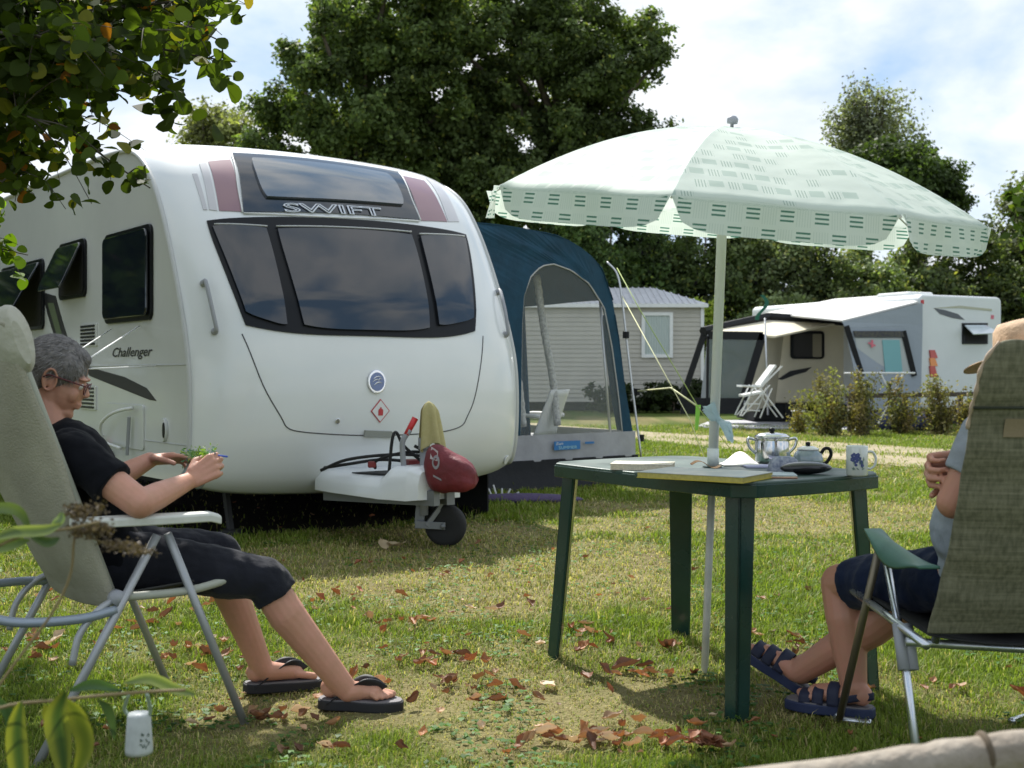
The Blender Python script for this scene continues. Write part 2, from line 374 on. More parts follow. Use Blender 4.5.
# ---------------- fallen leaves
def curl_leaf(c, size, az, tilt, curl, fold, seed):
    """a dry crumpled leaf, ragged outline, halves folded up and tip rolled"""
    R = random.Random(seed); vs_ = []; nl = 7; nw = 6
    prof = [.10, .55, .95, 1.05, .80, .62, .30, .04]
    ca, sa = math.cos(az), math.sin(az); ph = R.uniform(0, 6); rol = R.uniform(1.2, 3.0)*curl
    for i, p in enumerate(prof):
        u = i/nl-.5; ang = u*rol
        cx = (math.sin(ang)/rol if abs(rol) > .05 else u)*1.5*size; cz = ((1-math.cos(ang))/rol if abs(rol) > .05 else 0)*1.5*size
        for j in range(nw+1):
            q = j/(nw/2)-1; rag = 1+(R.uniform(-.28, .18) if abs(q) > .9 else 0); fa = fold*abs(q)*1.1; y = q*p*size*.5*rag*math.cos(fa); z = cz+abs(q)*p*size*.5*math.sin(fa)+math.sin(q*4+i*1.3+ph)*size*.06
            x = cx; xx = x*math.cos(tilt)-z*math.sin(tilt); zz = x*math.sin(tilt)+z*math.cos(tilt); vs_.append((c[0]+xx*ca-y*sa, c[1]+xx*sa+y*ca, c[2]+zz))
    w = nw+1; fs = [(i*w+j, (i+1)*w+j, (i+1)*w+j+1, i*w+j+1) for i in range(nl) for j in range(nw)]
    return vs_, fs
LEAF_COLS = [(.22, .10, .048), (.30, .16, .08), (.15, .07, .04), (.42, .27, .16), (.28, .105, .045), (.50, .38, .25), (.19, .08, .04), (.34, .15, .06)]
def leaf_litter():
    R = random.Random(5); pts = []
    def cl(px, py, n, sx, sy, s0=.035, s1=.07):
        for _ in range(int(n*1.2)):
            p = G(px+R.gauss(0, sx*.8), max(470, py+R.gauss(0, sy*.7))); pts.append((p, R.uniform(s0, s1)*.80))
    for a in [(392, 628, 10, 24, 6), (410, 660, 5, 20, 6), (540, 745, 9, 30, 8), (575, 748, 8, 26, 8), (650, 680, 9, 22, 4), (625, 735, 8, 30, 8), (560, 640, 5, 30, 12), (610, 650, 6, 30, 14), (300, 722, 5, 30, 10),
              (240, 722, 8, 30, 6), (60, 640, 10, 45, 14), (200, 665, 16, 40, 14), (120, 735, 7, 60, 14), (210, 600, 7, 40, 12), (30, 590, 4, 20, 12), (150, 620, 7, 40, 14), (470, 665, 5, 26, 12), (330, 752, 5, 40, 8), (760, 650, 4, 30, 20), (370, 690, 6, 30, 14),
              (665, 650, 5, 14, 10), (500, 610, 5, 60, 18), (820, 640, 4, 80, 30), (960, 690, 4, 50, 14), (450, 705, 10, 60, 20), (660, 745, 6, 30, 8), (30, 655, 6, 25, 10), (310, 600, 8, 60, 10), (720, 600, 6, 60, 25), (520, 700, 12, 60, 25)]: cl(*a)
    for _ in range(70): pts.append((G(R.uniform(0, 1024), R.uniform(560, 768)), R.uniform(.012, .035)))
    for _ in range(60): pts.append((G(R.uniform(230, 700), R.uniform(500, 620)), R.uniform(.015, .04)))
    VV, FF, C = [], [], []
    for i, (p, s) in enumerate(pts):
        v, f = curl_leaf((p.x, p.y, .012+s*.16+R.uniform(0, .012)), s, R.uniform(0, 6.3), R.gauss(0, .3), R.uniform(.1, .9), R.uniform(.3, 1.1), i)
        o = len(VV); VV += v; FF += [tuple(q+o for q in g) for g in f]; c = R.choice(LEAF_COLS); k = R.uniform(.7, 1.35); C += [[a*k for a in c]]*len(v)
    m = leaf_mat('dead_leaf', .18, .6, (1.2, 1., .7)); o = np_mesh('fallen_leaves', VV, FF, m, None, C, True, loc=(0, 0, 0)); tag(o, kind='stuff')
    def one(px, py, n, s, spread, label, cols, name='dry_leaf', cat='leaf'):
        p = G(px, py); VV, FF, C = [], [], []
        for i in range(n):
            q = (p.x+R.gauss(0, spread), p.y+R.gauss(0, spread*.6), .03+R.random()*spread*.5)
            v, f = curl_leaf(q, s*R.uniform(.7, 1), R.uniform(0, 6.3), R.gauss(0, .25), R.uniform(.1, .5), R.uniform(.2, .7), i+900)
            o_ = len(VV); VV += v; FF += [tuple(a+o_ for a in g) for g in f]; C += [R.choice(cols)]*len(v)
        o = np_mesh(name, VV, FF, m, None, C, True); tag(o, label, cat)
    one(388, 551, 3, .085, .03, 'pale curled dry leaf lying alone left of the small jockey wheel', [(.42, .33, .2)])
    one(705, 755, 16, .055, .03, 'large rusty brown curled leaf cluster beside the front table leg', [(.26, .11, .06), (.3, .14, .08)], 'leaf_cluster', 'leaf cluster')
    one(627, 674, 1, .09, 0, 'dark brown curled leaf standing up in the shadow under the table', [(.16, .08, .05)])
build_ground(); build_grass(); leaf_litter()
# ---------------- the large white caravan
CC = V((-1.96, 7.3, 0)); CU = V((.8, .6, 0)); CL = V((-.6, .8, 0)); CW = 2.48; CZ = V((0, 0, 1))
CFRONT = CC+CU*(CW/2)
PROF = crom([V((t, z, 0)) for t, z in [(.22, .385), (.08, .405), (.03, .48), (.0, .62), (-.01, .88), (.01, 1.12), (.07, 1.33), (.2, 1.64), (.36, 1.95), (.5, 2.17), (.66, 2.36), (.84, 2.49), (1.05, 2.565), (1.4, 2.60), (2.2, 2.615), (4.2, 2.615), (5.4, 2.58), (5.75, 2.45), (5.92, 2.1), (6.0, 1.2), (6.02, .45), (5.95, .36)]], 8)
PS = [0.]
for a_, b_ in zip(PROF, PROF[1:]): PS.append(PS[-1]+(b_-a_).length)
def prof(s):
    s = min(max(s, 0), PS[-1]-1e-6)
    import bisect
    i = max(0, bisect.bisect_right(PS, s)-1); i = min(i, len(PROF)-2)
    def tan(k): d = PROF[min(k+1, len(PROF)-1)]-PROF[max(k-1, 0)]; return d.normalized()
    f = (s-PS[i])/(PS[i+1]-PS[i]); p = PROF[i].lerp(PROF[i+1], f); d = tan(i).lerp(tan(i+1), f).normalized()
    return p.x, p.y, -d.y, d.x
def interp(x, xs, ys):
    return float(np.interp(x, xs, ys))
def CS(a, s, off=0.):
    t, z, nt, nz = prof(s); v = min(1, abs(a)/(CW/2))
    b1 = interp(s, [0, .5, 1.2, 2.2, 2.8, 3.4], [.05, .13, .14, .10, .045, .025]); b2 = interp(s, [0, .4, 1.2, 2.2, 2.8, 3.4, 99], [.05, .12, .14, .10, .06, .05, .05])
    b = b1*(1-v*v)+b2*(1-v**9)
    return CC+CU*(a+CW/2)+CL*(t+nt*(b+off))+CZ*(z+nz*(b+off))
def proj(p): return 512+FL*p.x/p.y, HY-(p.z-EYE)*FL/p.y
def _facing(a, s):
    p = CS(a, s); n = (CS(a+.004, s)-CS(a-.004, s)).cross(CS(a, s+.004)-CS(a, s-.004)).normalized(); return n.dot((V((0, 0, EYE))-p).normalized()) > .02
_HG = [((a, s), proj(CS(a, s))) for a in np.linspace(-CW/2, CW/2, 70) for s in np.linspace(0, 3.4, 160) if _facing(a, s)]
def hit(px, py):
    (a, s), _ = min(_HG, key=lambda q: (q[1][0]-px)**2+(q[1][1]-py)**2)
    for _ in range(6):
        x, y = proj(CS(a, s)); xa, ya = proj(CS(a+1e-3, s)); xs, ys = proj(CS(a, s+1e-3))
        J = np.array([[xa-x, xs-x], [ya-y, ys-y]])/1e-3
        try: d = np.linalg.solve(J, [px-x, py-y])
        except Exception: break
        a += float(np.clip(d[0], -.02, .02)); s += float(np.clip(d[1], -.02, .02)); a = max(-CW/2, min(CW/2, a)); s = max(0, min(4, s))
    return a, s
def SD(t, z, off=0.): return CC+CL*t+CZ*z-CU*off
def side(px, py):
    p = PPL(px, py, CC, CU); return (p-CC).dot(CL), p.z
def patch(mb, quad, off, thick=.006, nu=16, nv=12, bow=0., rnd=0., raw=False):
    """slab lying on the curved front; quad = TL, TR, BR, BL picture corners"""
    q = quad if raw else [hit(*c) for c in quad]
    def fn(u, v, k):
        if rnd:
            # round the corners of the outline
            x, y = u*2-1, v*2-1; f = 1-rnd*(x*x*y*y)**1.5*.5; x *= f; y *= f; u, v = (x+1)/2, (y+1)/2
        a = (q[0][0]*(1-u)+q[1][0]*u)*(1-v)+(q[3][0]*(1-u)+q[2][0]*u)*v
        s = (q[0][1]*(1-u)+q[1][1]*u)*(1-v)+(q[3][1]*(1-u)+q[2][1]*u)*v
        s -= bow*v*(1-(2*u-1)**4)
        return CS(a, s, off if k else off-thick)
    mb.shell(fn, nu, nv)
def rrect(t0, t1, z0, z1, r, n=5):
    pts = []
    for cx, cz, a0 in ((t1-r, z1-r, 0), (t0+r, z1-r, 90), (t0+r, z0+r, 180), (t1-r, z0+r, 270)):
        for k in range(n+1): a = math.radians(a0+90*k/n); pts.append((cx+r*math.cos(a), cz+r*math.sin(a)))
    return pts
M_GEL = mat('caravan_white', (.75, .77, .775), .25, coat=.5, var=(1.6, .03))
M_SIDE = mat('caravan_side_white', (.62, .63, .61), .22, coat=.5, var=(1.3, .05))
M_BLACK = mat('black_trim', (.008, .009, .011), .3, spec=.25)
M_RUB = mat('black_rubber', (.02, .02, .02), .8, bump=(60, .3, .003))
M_GLASS = mat('dark_acrylic', (.010, .014, .022), .05, coat=.35, spec=.7, ior=1.5)
M_SKYL = mat('smoked_skylight', (.06, .075, .09), .05, coat=1., spec=1., ior=1.7)
M_CHROME = mat('chrome', (.8, .8, .82), .18, metal=1)
M_ALU = mat('aluminium_tube', (.55, .56, .57), .35, metal=.85, rvar=(20, .3, .5))
M_GREYPL = mat('grey_plastic', (.30, .31, .33), .5)
M_BAND = mat('maroon_decal', (.27, .15, .175), .3, coat=.5)
M_BANDG = mat('pale_grey_decal', (.55, .54, .56), .3, coat=.5)
M_SILVER = mat('silver_letters', (.62, .65, .70), .3, metal=.3)
M_WHITEPL = mat('white_plastic', (.72, .73, .72), .4, var=(8, .05))
M_RED = mat('red_plastic', (.55, .03, .03), .4)
M_INK = mat('black_ink', (.02, .02, .022), .45)
def build_caravan():
    root = thing('caravan', 'large white touring caravan with dark three-pane front window and SWIFT lettering', 'caravan', (CFRONT.x, CFRONT.y, 0))
    # shell
    mb = MB(); n_s = 190; n_a = 44
    av = [-CW/2*math.cos(math.pi*k/n_a) for k in range(n_a+1)]
    S_ = [PS[-1]*i/n_s for i in range(n_s+1)]
    mb.grid(lambda u, v: CS(av[int(round(v*n_a))], S_[int(round(u*n_s))]), n_s, n_a)
    o = mb.build('body', M_GEL, root, smooth=True)
    mb = MB()
    for sg in (-1, 1):
        ring = [CS(sg*CW/2, s)-CU*(0 if sg < 0 else 0) for s in S_]; ring = [p+CU*(sg*.001) for p in ring]; c = sum(ring, V())/len(ring)
        mb.add(ring, [tuple(range(len(ring)))])
    # underside
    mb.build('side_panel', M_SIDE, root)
    mb = MB(); mb.box(CC+CU*CW/2+CL*3.0+CZ*.362, (5.7, CW-.1, .03), rz=math.atan2(CL.y, CL.x)); mb.build('underside', mat('black_underside', (.015, .015, .015), .9), root)
    mb = MB(); mb.box(CC+CU*(CW-.03)+CL*3.1+CZ*.18, (5.6, .012, .36), rz=math.atan2(CL.y, CL.x)); mb.build('far_light_block', MATS['black_underside'], root)  # unseen black board, added to stop light coming in under the van
    # edge moulding
    mb = MB(); mb.tube([CS(-CW/2, s)-CU*.006 for s in S_[2:150]], .016, 8); mb.build('edge_trim', mat('trim_grey', (.5, .51, .5), .4), root, smooth=True)
    mb = MB(); mb.tube([CS(CW/2, s)+CU*.006 for s in S_[2:150]], .016, 8); mb.build('edge_trim', MATS['trim_grey'], root, smooth=True)
    # chassis and wheels
    mb = MB()
    for a in (-.55, .55): mb.bar(CFRONT+CU*a+CL*.3+CZ*.33, CFRONT+CU*a+CL*5.6+CZ*.33, .05, .12)
    mb.bar(CFRONT-CU*1.0+CL*3.3+CZ*.33, CFRONT+CU*1.0+CL*3.3+CZ*.33, .1, .1)
    mb.build('chassis', mat('galvanised_steel', (.22, .23, .24), .5, metal=.6), root)
    for sg in (-1, 1):
        c = CFRONT+CU*(sg*1.02)+CL*3.3+CZ*.32; M = Matrix.Translation(c) @ frame(CU)[2].to_track_quat('Z', 'Y').to_matrix().to_4x4()
        mb = MB(); mb.lathe([(.2, -.09), (.3, -.09), (.325, -.06), (.325, .06), (.3, .09), (.2, .09)], 32, M, cap=False); w = mb.build('wheel', M_RUB, root, smooth=True)
        mb = MB(); mb.lathe([(.02, -.085), (.205, -.07), (.205, .07), (.02, .085)], 32, M); mb.build('rim', M_CHROME, w, smooth=True)
    for a in (-.8, .8):
        mb = MB(); p = CFRONT+CU*a+CL*.5; mb.bar(p+CZ*.34, p+CZ*.03-CL*.1, .05, .03, CU); mb.box(p+CZ*.02-CL*.1, (.12, .12, .03)); mb.build('corner_steady', mat('dark_steel', (.03, .03, .03), .7), root)
    # front window unit
    mb = MB(); patch(mb, [(203, 221), (467, 235), (476, 332), (243, 326)], .010, nu=40, nv=16, bow=.065, rnd=.035); fr = mb.build('front_window', M_BLACK, root, smooth=False, angle=40)
    for q, bw in (([(210, 227.5), (265, 229.5), (286, 327), (244, 314)], .008), ([(274, 230), (411, 236), (429, 330), (301, 327)], .022), ([(418, 237), (464, 239.5), (472, 320), (437, 327)], .008)):
        mb = MB(); patch(mb, q, .030, .022, 24, 14, bow=bw, rnd=.045); mb.build('pane', M_GLASS, fr, angle=40)
    mb = MB()
    for q in ([(213, 226), (266, 228)], [(275, 228), (410, 233.5)], [(418, 235.5), (463, 238)]):
        (a0, s0), (a1, s1) = hit(*q[0]), hit(*q[1]); mb.tube([CS(a0+(a1-a0)*k/12, s0+(s1-s0)*k/12, .022) for k in range(13)], .006, 6)
    mb.build('frame', mat('trim_grey', (.5, .51, .5), .4), fr, smooth=True)
    # skylight
    mb = MB(); patch(mb, [(232, 154), (398, 173), (419, 221), (243, 213)], .012, nu=30, nv=18); sk = mb.build('skylight', M_GLASS, root, angle=40)
    mb = MB(); patch(mb, [(247, 160), (388, 176), (405, 208), (262, 200)], .030, .02, 26, 16, rnd=.10); mb.build('pane', M_SKYL, sk, angle=40)
    mb = MB()
    for pl in ([(231, 155), (237, 185), (242, 213)], [(399, 174), (410, 197), (420, 221)], [(243, 214), (330, 218), (419, 222)]):
        h = [hit(*p) for p in pl]; h = crom([V((a, s, 0)) for a, s in h], 8); mb.tube([CS(p.x, p.y, .010) for p in h], .006, 6)
    mb.build('frame', M_WHITEPL, sk, smooth=True)
    a0, s0 = hit(284, 214); a1, s1 = hit(383, 218.5); w = a1-a0
    h_ = .075
    place_text('lettering', 'SWIFT', lambda x, y, z: CS(a0+x, s0+(s1-s0)*x/w+y+ (0), .020+z*.1), w, h_, M_SILVER, sk, shear=.0, outline=.028)
    # decal bands beside the skylight
    for q, m in (([(208, 162), (230, 160), (241, 212), (219, 211)], M_BAND), ([(199, 164), (206, 163), (217, 211), (209, 210)], M_BANDG), ([(192, 174), (197, 174), (207, 210), (203, 210)], M_BANDG),
                 ([(401, 176), (424, 181), (447, 222), (421, 221)], M_BAND), ([(425, 178), (437, 183), (459, 222), (448, 222)], M_BANDG)):
        mb = MB(); patch(mb, q, .005, .004, 8, 12); mb.build('decal', m, root, angle=40)
    # locker lid line
    pl = [(242, 334), (263, 385), (281, 417), (288, 428), (303, 432), (335, 434.5), (366, 435.5), (400, 435), (430, 433), (449, 430.5), (462, 425.5), (467, 417), (474, 400), (480, 370), (483, 336)]
    h = crom([V((*hit(*p), 0)) for p in pl], 5); mb = MB(); mb.tube([CS(p.x, p.y, .0005) for p in h], .0038, 6); mb.build('locker_seam', mat('seam_grey', (.05, .05, .055), .5), root, smooth=True)
    mb = MB(); patch(mb, [(364, 430), (391, 431), (392, 437.5), (363, 437)], .02, .02, 10, 4); mb.build('locker_handle', mat('grey_green_plastic', (.30, .31, .28), .5), root, bevel=.003)
    # badge
    a, s = hit(376, 382)
    def disc(r, off, th, n=28):
        mbb = MB(); top = [CS(a+r*math.cos(2*math.pi*k/n), s+r*math.sin(2*math.pi*k/n), off) for k in range(n)]; bot = [CS(a+r*math.cos(2*math.pi*k/n), s+r*math.sin(2*math.pi*k/n), off-th) for k in range(n)]
        mbb.add(top+bot, [tuple(range(n)), tuple(reversed(range(n, 2*n)))]+[(k, (k+1) % n, n+(k+1) % n, n+k) for k in range(n)]); return mbb
    bd = disc(.066, .016, .014).build('badge', M_CHROME, root, bevel=.004)
    disc(.052, .019, .005).build('badge_face', mat('badge_blue', (.10, .16, .36), .25, coat=1), bd)
    mb = MB()
    for k, (x0, y0, x1, y1, wd) in enumerate([(-.035, .012, .03, .022, .007), (-.04, -.004, .02, .006, .006), (-.03, -.022, .035, -.008, .008), (.0, .0, .036, .012, .005)]):
        pts = [CS(a+x0+(x1-x0)*t/8, s+y0+(y1-y0)*t/8+.012*math.sin(math.pi*t/8), .021) for t in range(9)]; mb.tube(pts, [wd*.5*math.sin(math.pi*(t+.6)/9.2) for t in range(9)], 6)
    mb.build('emblem', M_CHROME, bd, smooth=True)
    # gas bottle sticker: white diamond, red rim, red bottle
    a, s = hit(380, 411)
    def dia(r, off, nm, m, par):
        mbb = MB(); q = [(a, s+r), (a+r, s), (a, s-r), (a-r, s)]; mbb.add([CS(x, y, off) for x, y in q]+[CS(x, y, off-.003) for x, y in q], [(0, 1, 2, 3), (7, 6, 5, 4)]+[(k, (k+1) % 4, 4+(k+1) % 4, 4+k) for k in range(4)]); return mbb.build(nm, m, par)
    st = dia(.070, .006, 'gas_sticker', mat('sticker_red', (.5, .05, .06), .4), root); dia(.062, .0085, 'sticker_face', M_WHITEPL, st)
    mb = MB(); bt = [(-.016, -.026), (.016, -.026), (.018, .004), (.012, .012), (.005, .014), (.005, .022), (-.005, .022), (-.005, .014), (-.012, .012), (-.018, .004)]
    mb.add([CS(a+x, s+y, .0115) for x, y in bt]+[CS(a+x, s+y, .0085) for x, y in bt], [tuple(range(10)), tuple(reversed(range(10, 20)))]+[(k, (k+1) % 10, 10+(k+1) % 10, 10+k) for k in range(10)]); mb.build('bottle_symbol', MATS['sticker_red'], st)
    for px, py, r in ((337, 421, .016), (506, 459, .028)):
        a, s = hit(px, py); disc(r, .012, .012, 16).build('lock', M_CHROME if px < 400 else M_WHITEPL, root, bevel=.003)
    # grab handles
    for pl in ([(203, 284), (206, 300), (210, 318), (214, 332)], [(497, 293), (499, 305), (502, 320), (505, 335)]):
        h = [hit(*p) for p in pl]; mb = MB(); c = crom([CS(*h[0], .005), CS(*h[0], .04), CS(*h[1], .055), CS(*h[2], .055), CS(*h[3], .04), CS(*h[3], .005)], 5); mb.tube(c, .013, 10); gh = mb.build('grab_handle', M_GREYPL, root, smooth=True)
        for hh in (h[0], h[3]): mb = MB(); mb.ell(CS(*hh, .01), (.023, .023, .023)); mb.build('handle_mount', M_GREYPL, gh, smooth=True)
    # ---- near side: windows
    def sidewin(pxs, name='side_window', openang=0.):
        (t0, z1), (t1, z0) = side(*pxs[0]), side(*pxs[1]); t0, t1 = min(t0, t1), max(t0, t1)
        mb = MB(); mb.prism([SD(t, z, -.002) for t, z in rrect(t0-.03, t1+.03, z0-.03, z1+.03, .06)], -CU*.022); f = mb.build(name, M_BLACK, root, bevel=.004)
        if openang:
            mb = MB(); mb.prism([SD(t, z, .021) for t, z in rrect(t0, t1, z0, z1, .05)], -CU*.002); mb.build('opening', mat('dark_interior', (.01, .01, .012), .8), f)
        ca, sa = math.cos(openang), math.sin(openang)
        def T(t, z, o): dz = z-z1; return SD(t, z1+dz*ca+o*sa*0, .026-dz*sa+o)
        mb = MB(); q = rrect(t0, t1, z0, z1, .05); n = len(q); mb.add([T(t, z, 0) for t, z in q]+[T(t, z, .018) for t, z in q], [tuple(range(n)), tuple(reversed(range(n, 2*n)))]+[(k, (k+1) % n, n+(k+1) % n, n+k) for k in range(n)])
        mb.build('pane', M_GLASS, f, bevel=.006)
        return f
    sidewin([(152, 228), (108, 320)]); sidewin([(86, 242), (62, 297)], openang=.42); sidewin([(44, 262), (4, 330)], openang=.5)
    # vents
    for (x0, y0, x1, y1) in ((98, 323, 81, 347), (97, 386, 81, 409)):
        (t0, z1), (t1, z0) = side(x0, y0), side(x1, y1); mb = MB(); mb.prism([SD(t, z, 0) for t, z in rrect(min(t0, t1), max(t0, t1), z0, z1, .01)], -CU*.012); vn = mb.build('vent', M_SIDE, root, bevel=.002)
        mb = MB()
        for k in range(6): z = z0+(z1-z0)*(k+.7)/6.4; mb.box(SD((t0+t1)/2, z, .014), (.006, abs(t1-t0)*.82, .016), rz=math.atan2(-CL.x, CL.y))
        mb.build('vent_slots', M_BLACK, vn)
    # dark graphics
    def decal(pl, m=M_INK, off=.003, nm='decal'):
        mb = MB(); mb.prism([SD(*side(*p), off) for p in pl], CU*.003); return mb.build(nm, m, root)
    decal([(42, 292), (56, 296), (62, 318), (69, 341), (80, 358), (70, 350), (55, 338), (48, 315)]); decal([(80, 364), (100, 370), (125, 377), (147, 388), (157, 401), (150, 400), (120, 388), (90, 376)])
    decal([(48, 303), (54, 303), (63, 336), (57, 334)], mat('green_decal', (.10, .13, .07), .4), .0045)
    t0, z0 = side(113, 360); t1, z1 = side(153, 357.5); hgt = .085
    place_text('lettering', 'Challenger', lambda x, y, z: SD(t0-x, z0+y, .004+z), t0-t1, hgt, M_INK, root, shear=.35, bold=.012)
    # horizontal panel joint and locker door
    mb = MB(); (ta, za), (tb, zb) = side(90, 366), side(190, 368); mb.tube([SD(.02, za, .001), SD(5.8, za, .001)], .006, 6); mb.tube([SD(.02, .62, .001), SD(5.8, .62, .001)], .005, 6); mb.build('panel_joint', MATS['trim_grey'], root, smooth=True)
    (t0, z1), (t1, z0) = side(145, 405), side(107, 445)
    mb = MB(); mb.prism([SD(t, z, -.001) for t, z in rrect(t1-.0 if t1 < t0 else t0, max(t0, t1), z0, z1, .03)], -CU*.014); hk = mb.build('hookup_flap', M_SIDE, root, bevel=.004)
    mb = MB(); mb.tube(crom([SD(*side(140, 408), .05), SD(*side(131, 410), .07), SD(*side(122, 415), .09), SD(*side(112, 425), .08), SD(*side(109, 440), .05)], 5), .012, 8)
    mb.tube(crom([SD(*side(110, 442), .05), SD(*side(120, 444), .07), SD(*side(128, 448), .05)], 5), .010, 8); mb.build('water_hose', M_WHITEPL, hk, smooth=True)
    mb = MB(); mb.bar(SD(*side(135, 417), .04), SD(*side(133, 455), .04), .018, .018); mb.build('bracket', M_GREYPL, hk); mb = MB(); mb.box(SD(*side(113, 453), .05), (.07, .05, .04)); mb.build('socket', M_GREYPL, hk)
    mb = MB(); mb.ell(SD(*side(105, 441), .06), (.02, .02, .025)); mb.build('red_tap', M_RED, hk, smooth=True)
    t, z = side(165, 430)
    mb = MB(); mb.prism([SD(t+.06*math.cos(k*.35), z+.075*math.sin(k*.35), .0) for k in range(18)], -CU*.02); lk = mb.build('filler_cap', M_SIDE, root, bevel=.004)
    mb = MB(); mb.prism([SD(t-.035+.016*math.cos(k*.7), z+.05*math.sin(k*.7), .021) for k in range(9)], -CU*.006); mb.build('lock', M_BLACK, lk)
    # roof rail / awning rail on the near edge
    # ---- nose fairing over the A-frame
    def A(a, s, z): return CFRONT+CU*(a-.085)-CL*s+CZ*z
    secs = [(.10, .36, .315, .445), (.3, .35, .312, .435), (.55, .31, .308, .430), (.72, .26, .30, .430), (.78, .235, .30, .50), (.92, .19, .30, .50), (1.00, .15, .31, .475)]
    def fn(u, v):
        x = u*(len(secs)-1); i = min(int(x), len(secs)-2); f = x-i; s, w, zb, zt = [secs[i][k]*(1-f)+secs[i+1][k]*f for k in range(4)]
        ring = [(-1, 0), (-1.0, .5), (-.93, .85), (-.8, 1), (-.4, 1.02), (0, 1.03), (.4, 1.02), (.8, 1), (.93, .85), (1.0, .5), (1, 0), (0, -.02), (-1, 0)]
        a, b = ring[int(round(v*12))]; return A(a*w, s, zb+(zt-zb)*b)
    mb = MB(); mb.grid(fn, 40, 12); mb.add([fn(1, v/12) for v in range(12)], [tuple(range(12))]); fa = mb.build('hitch_fairing', M_GEL, root, angle=50)
    mb = MB(); mb.prism([A(-.26, .40, .436), A(.18, .40, .436), A(.13, .70, .436), A(-.15, .70, .436)], CZ*.006); mb.build('step_recess', M_RUB, fa)
    mb = MB()
    for sg in (-1, 1): mb.bar(A(sg*.28, .1, .29), A(sg*.05, 1.05, .32), .05, .09)
    mb.tube([A(0, .95, .38), A(0, 1.08, .39)], [.03, .03], 12); mb.build('drawbar', MATS['galvanised_steel'], fa)
    # handbrake with red grip
    mb = MB(); hb = crom([A(-.12, .80, .44), A(-.135, .80, .60), A(-.135, .81, .66), A(-.10, .83, .72)], 4); mb.tube(hb, .017, 8); h = mb.build('handbrake', M_GREYPL, root, smooth=True)
    mb = MB(); mb.tube([A(-.12, .82, .69), A(-.065, .835, .79)], [.017, .02], 10); mb.build('grip', M_RED, h, smooth=True)
    # jockey wheel
    jc = V((-.405, 7.33, .135)); ax = CU.lerp(-CL, .35).normalized(); jx = V((.93, .36, 0)); dirx = V((.93, .36, 0)).normalized(); axl = V((-dirx.y, dirx.x, 0))
    axl = V((-.25, -.97, 0)).normalized()
    M = Matrix.Translation(jc) @ axl.to_track_quat('Z', 'Y').to_matrix().to_4x4()
    mb = MB(); mb.lathe([(.05, -.035), (.10, -.04), (.125, -.03), (.132, 0), (.125, .03), (.10, .04), (.05, .035)], 36, M); jw = mb.build('jockey_wheel', M_RUB, root, smooth=True)
    mb = MB()
    for k in (-1, 1): mb.bar(jc+axl*(.055*k)-V((.17, 0, -.01)), jc+axl*(.055*k)+V((.015, 0, 0)), .008, .045); mb.ell(jc+axl*(.058*k), (.018, .018, .018))
    mb.bar(jc-V((.16, 0, -.01)), jc-V((.14, 0, -.24)), .06, .04)
    mb.bar(jc+axl*.055-V((.1, 0, 0)), jc-V((-.03, .0, -.2)), .02, .03); mb.build('wheel_fork', MATS['galvanised_steel'], jw, bevel=.003)
    post = V((-.535, 7.30, 0)); mb = MB(); mb.tube([post+CZ*.2, post+CZ*.66], .026, 14); mb.tube([post+CZ*.60, post+CZ*.67], .036, 14); mb.build('jockey_post', M_GREYPL, jw, smooth=True)
    # cables
    mb = MB()
    for cps in ([A(-.15, .5, .47), A(-.2, .62, .53), A(-.05, .75, .58), A(.1, .9, .56), A(.12, 1.0, .52)], [A(-.45, .35, .46), A(-.35, .5, .53), A(-.15, .65, .56), A(.05, .72, .55), A(.12, .78, .5)], [A(-.4, .3, .47), A(-.3, .45, .5), A(-.1, .5, .52), A(.1, .6, .5)], [A(-.18, .72, .47), A(-.17, .74, .66), A(-.14, .74, .70), A(-.1, .76, .62), A(.02, .82, .5)], [A(-.05, .8, .62), A(.03, .85, .57), A(.12, .98, .52)]):
        mb.tube(crom(cps, 6), .010, 8)
    mb.build('cables', M_RUB, root, smooth=True)
    mb = MB(); mb.box(A(.02, .72, .50), (.13, .1, .06), rz=.4); mb.box(A(-.22, .58, .50), (.05, .04, .04), rz=.2); mb.build('plug', mat('dark_red_plastic', (.22, .03, .03), .5), root, bevel=.01)
    # ---- red hitch cover (slips over the coupling)
    mb = MB(); ctr = A(.005, 1.12, .475)
    def rf(u, v):
        th = 2*math.pi*v; x = (u-.5)*2
        R_ = (1-abs(x)**5)**.5*(.86+.2*max(0, .4-abs(x+.35))); Lx = x*.165
        # fat towards the viewer's left, dropping to the right
        p = ctr+V((.93, -.36, 0))*Lx+V((0, 0, 1))*(-x*.035)
        r1 = R_*(.128-.045*x+(.012 if math.sin(th) > 0 else 0)); r2 = R_*.09; sq = 1+.14*abs(math.sin(2*th))**2
        q = p+V((0, 0, 1))*(math.sin(th)*r1*sq)+V((.36, .93, 0))*(math.cos(th)*r2*sq)
        k = 1; q += V((0, 0, 1))*.007*math.sin(th*5+x*4)*R_+V((.93, -.36, 0))*.006*math.sin(th*3+2)
        return q
    mb2 = MB(); mb2.grid(lambda u, v: rf(.02+.96*u, v), 26, 26); mb2.add([rf(.02, k/26) for k in range(26)], [tuple(range(26))]); mb2.add([rf(.98, k/26) for k in range(26)], [tuple(range(26))])
    rc = mb2.build('hitch_cover', mat('red_vinyl', (.15, .018, .025), .55, var=(9, .25), bump=(14, .6, .02)), None, smooth=True)
    tag(rc, 'dark red vinyl cover with white round logo pulled over the caravan hitch', 'hitch cover')
    def onrc(x, y, off=.004):
        # front of the cover, small marks
        u = .33+x; v = (math.pi-.35-y)/(2*math.pi); p = rf(u, v); c = ctr+V((.93, -.36, 0))*((u-.5)*.4); return p+(p-c).normalized()*off
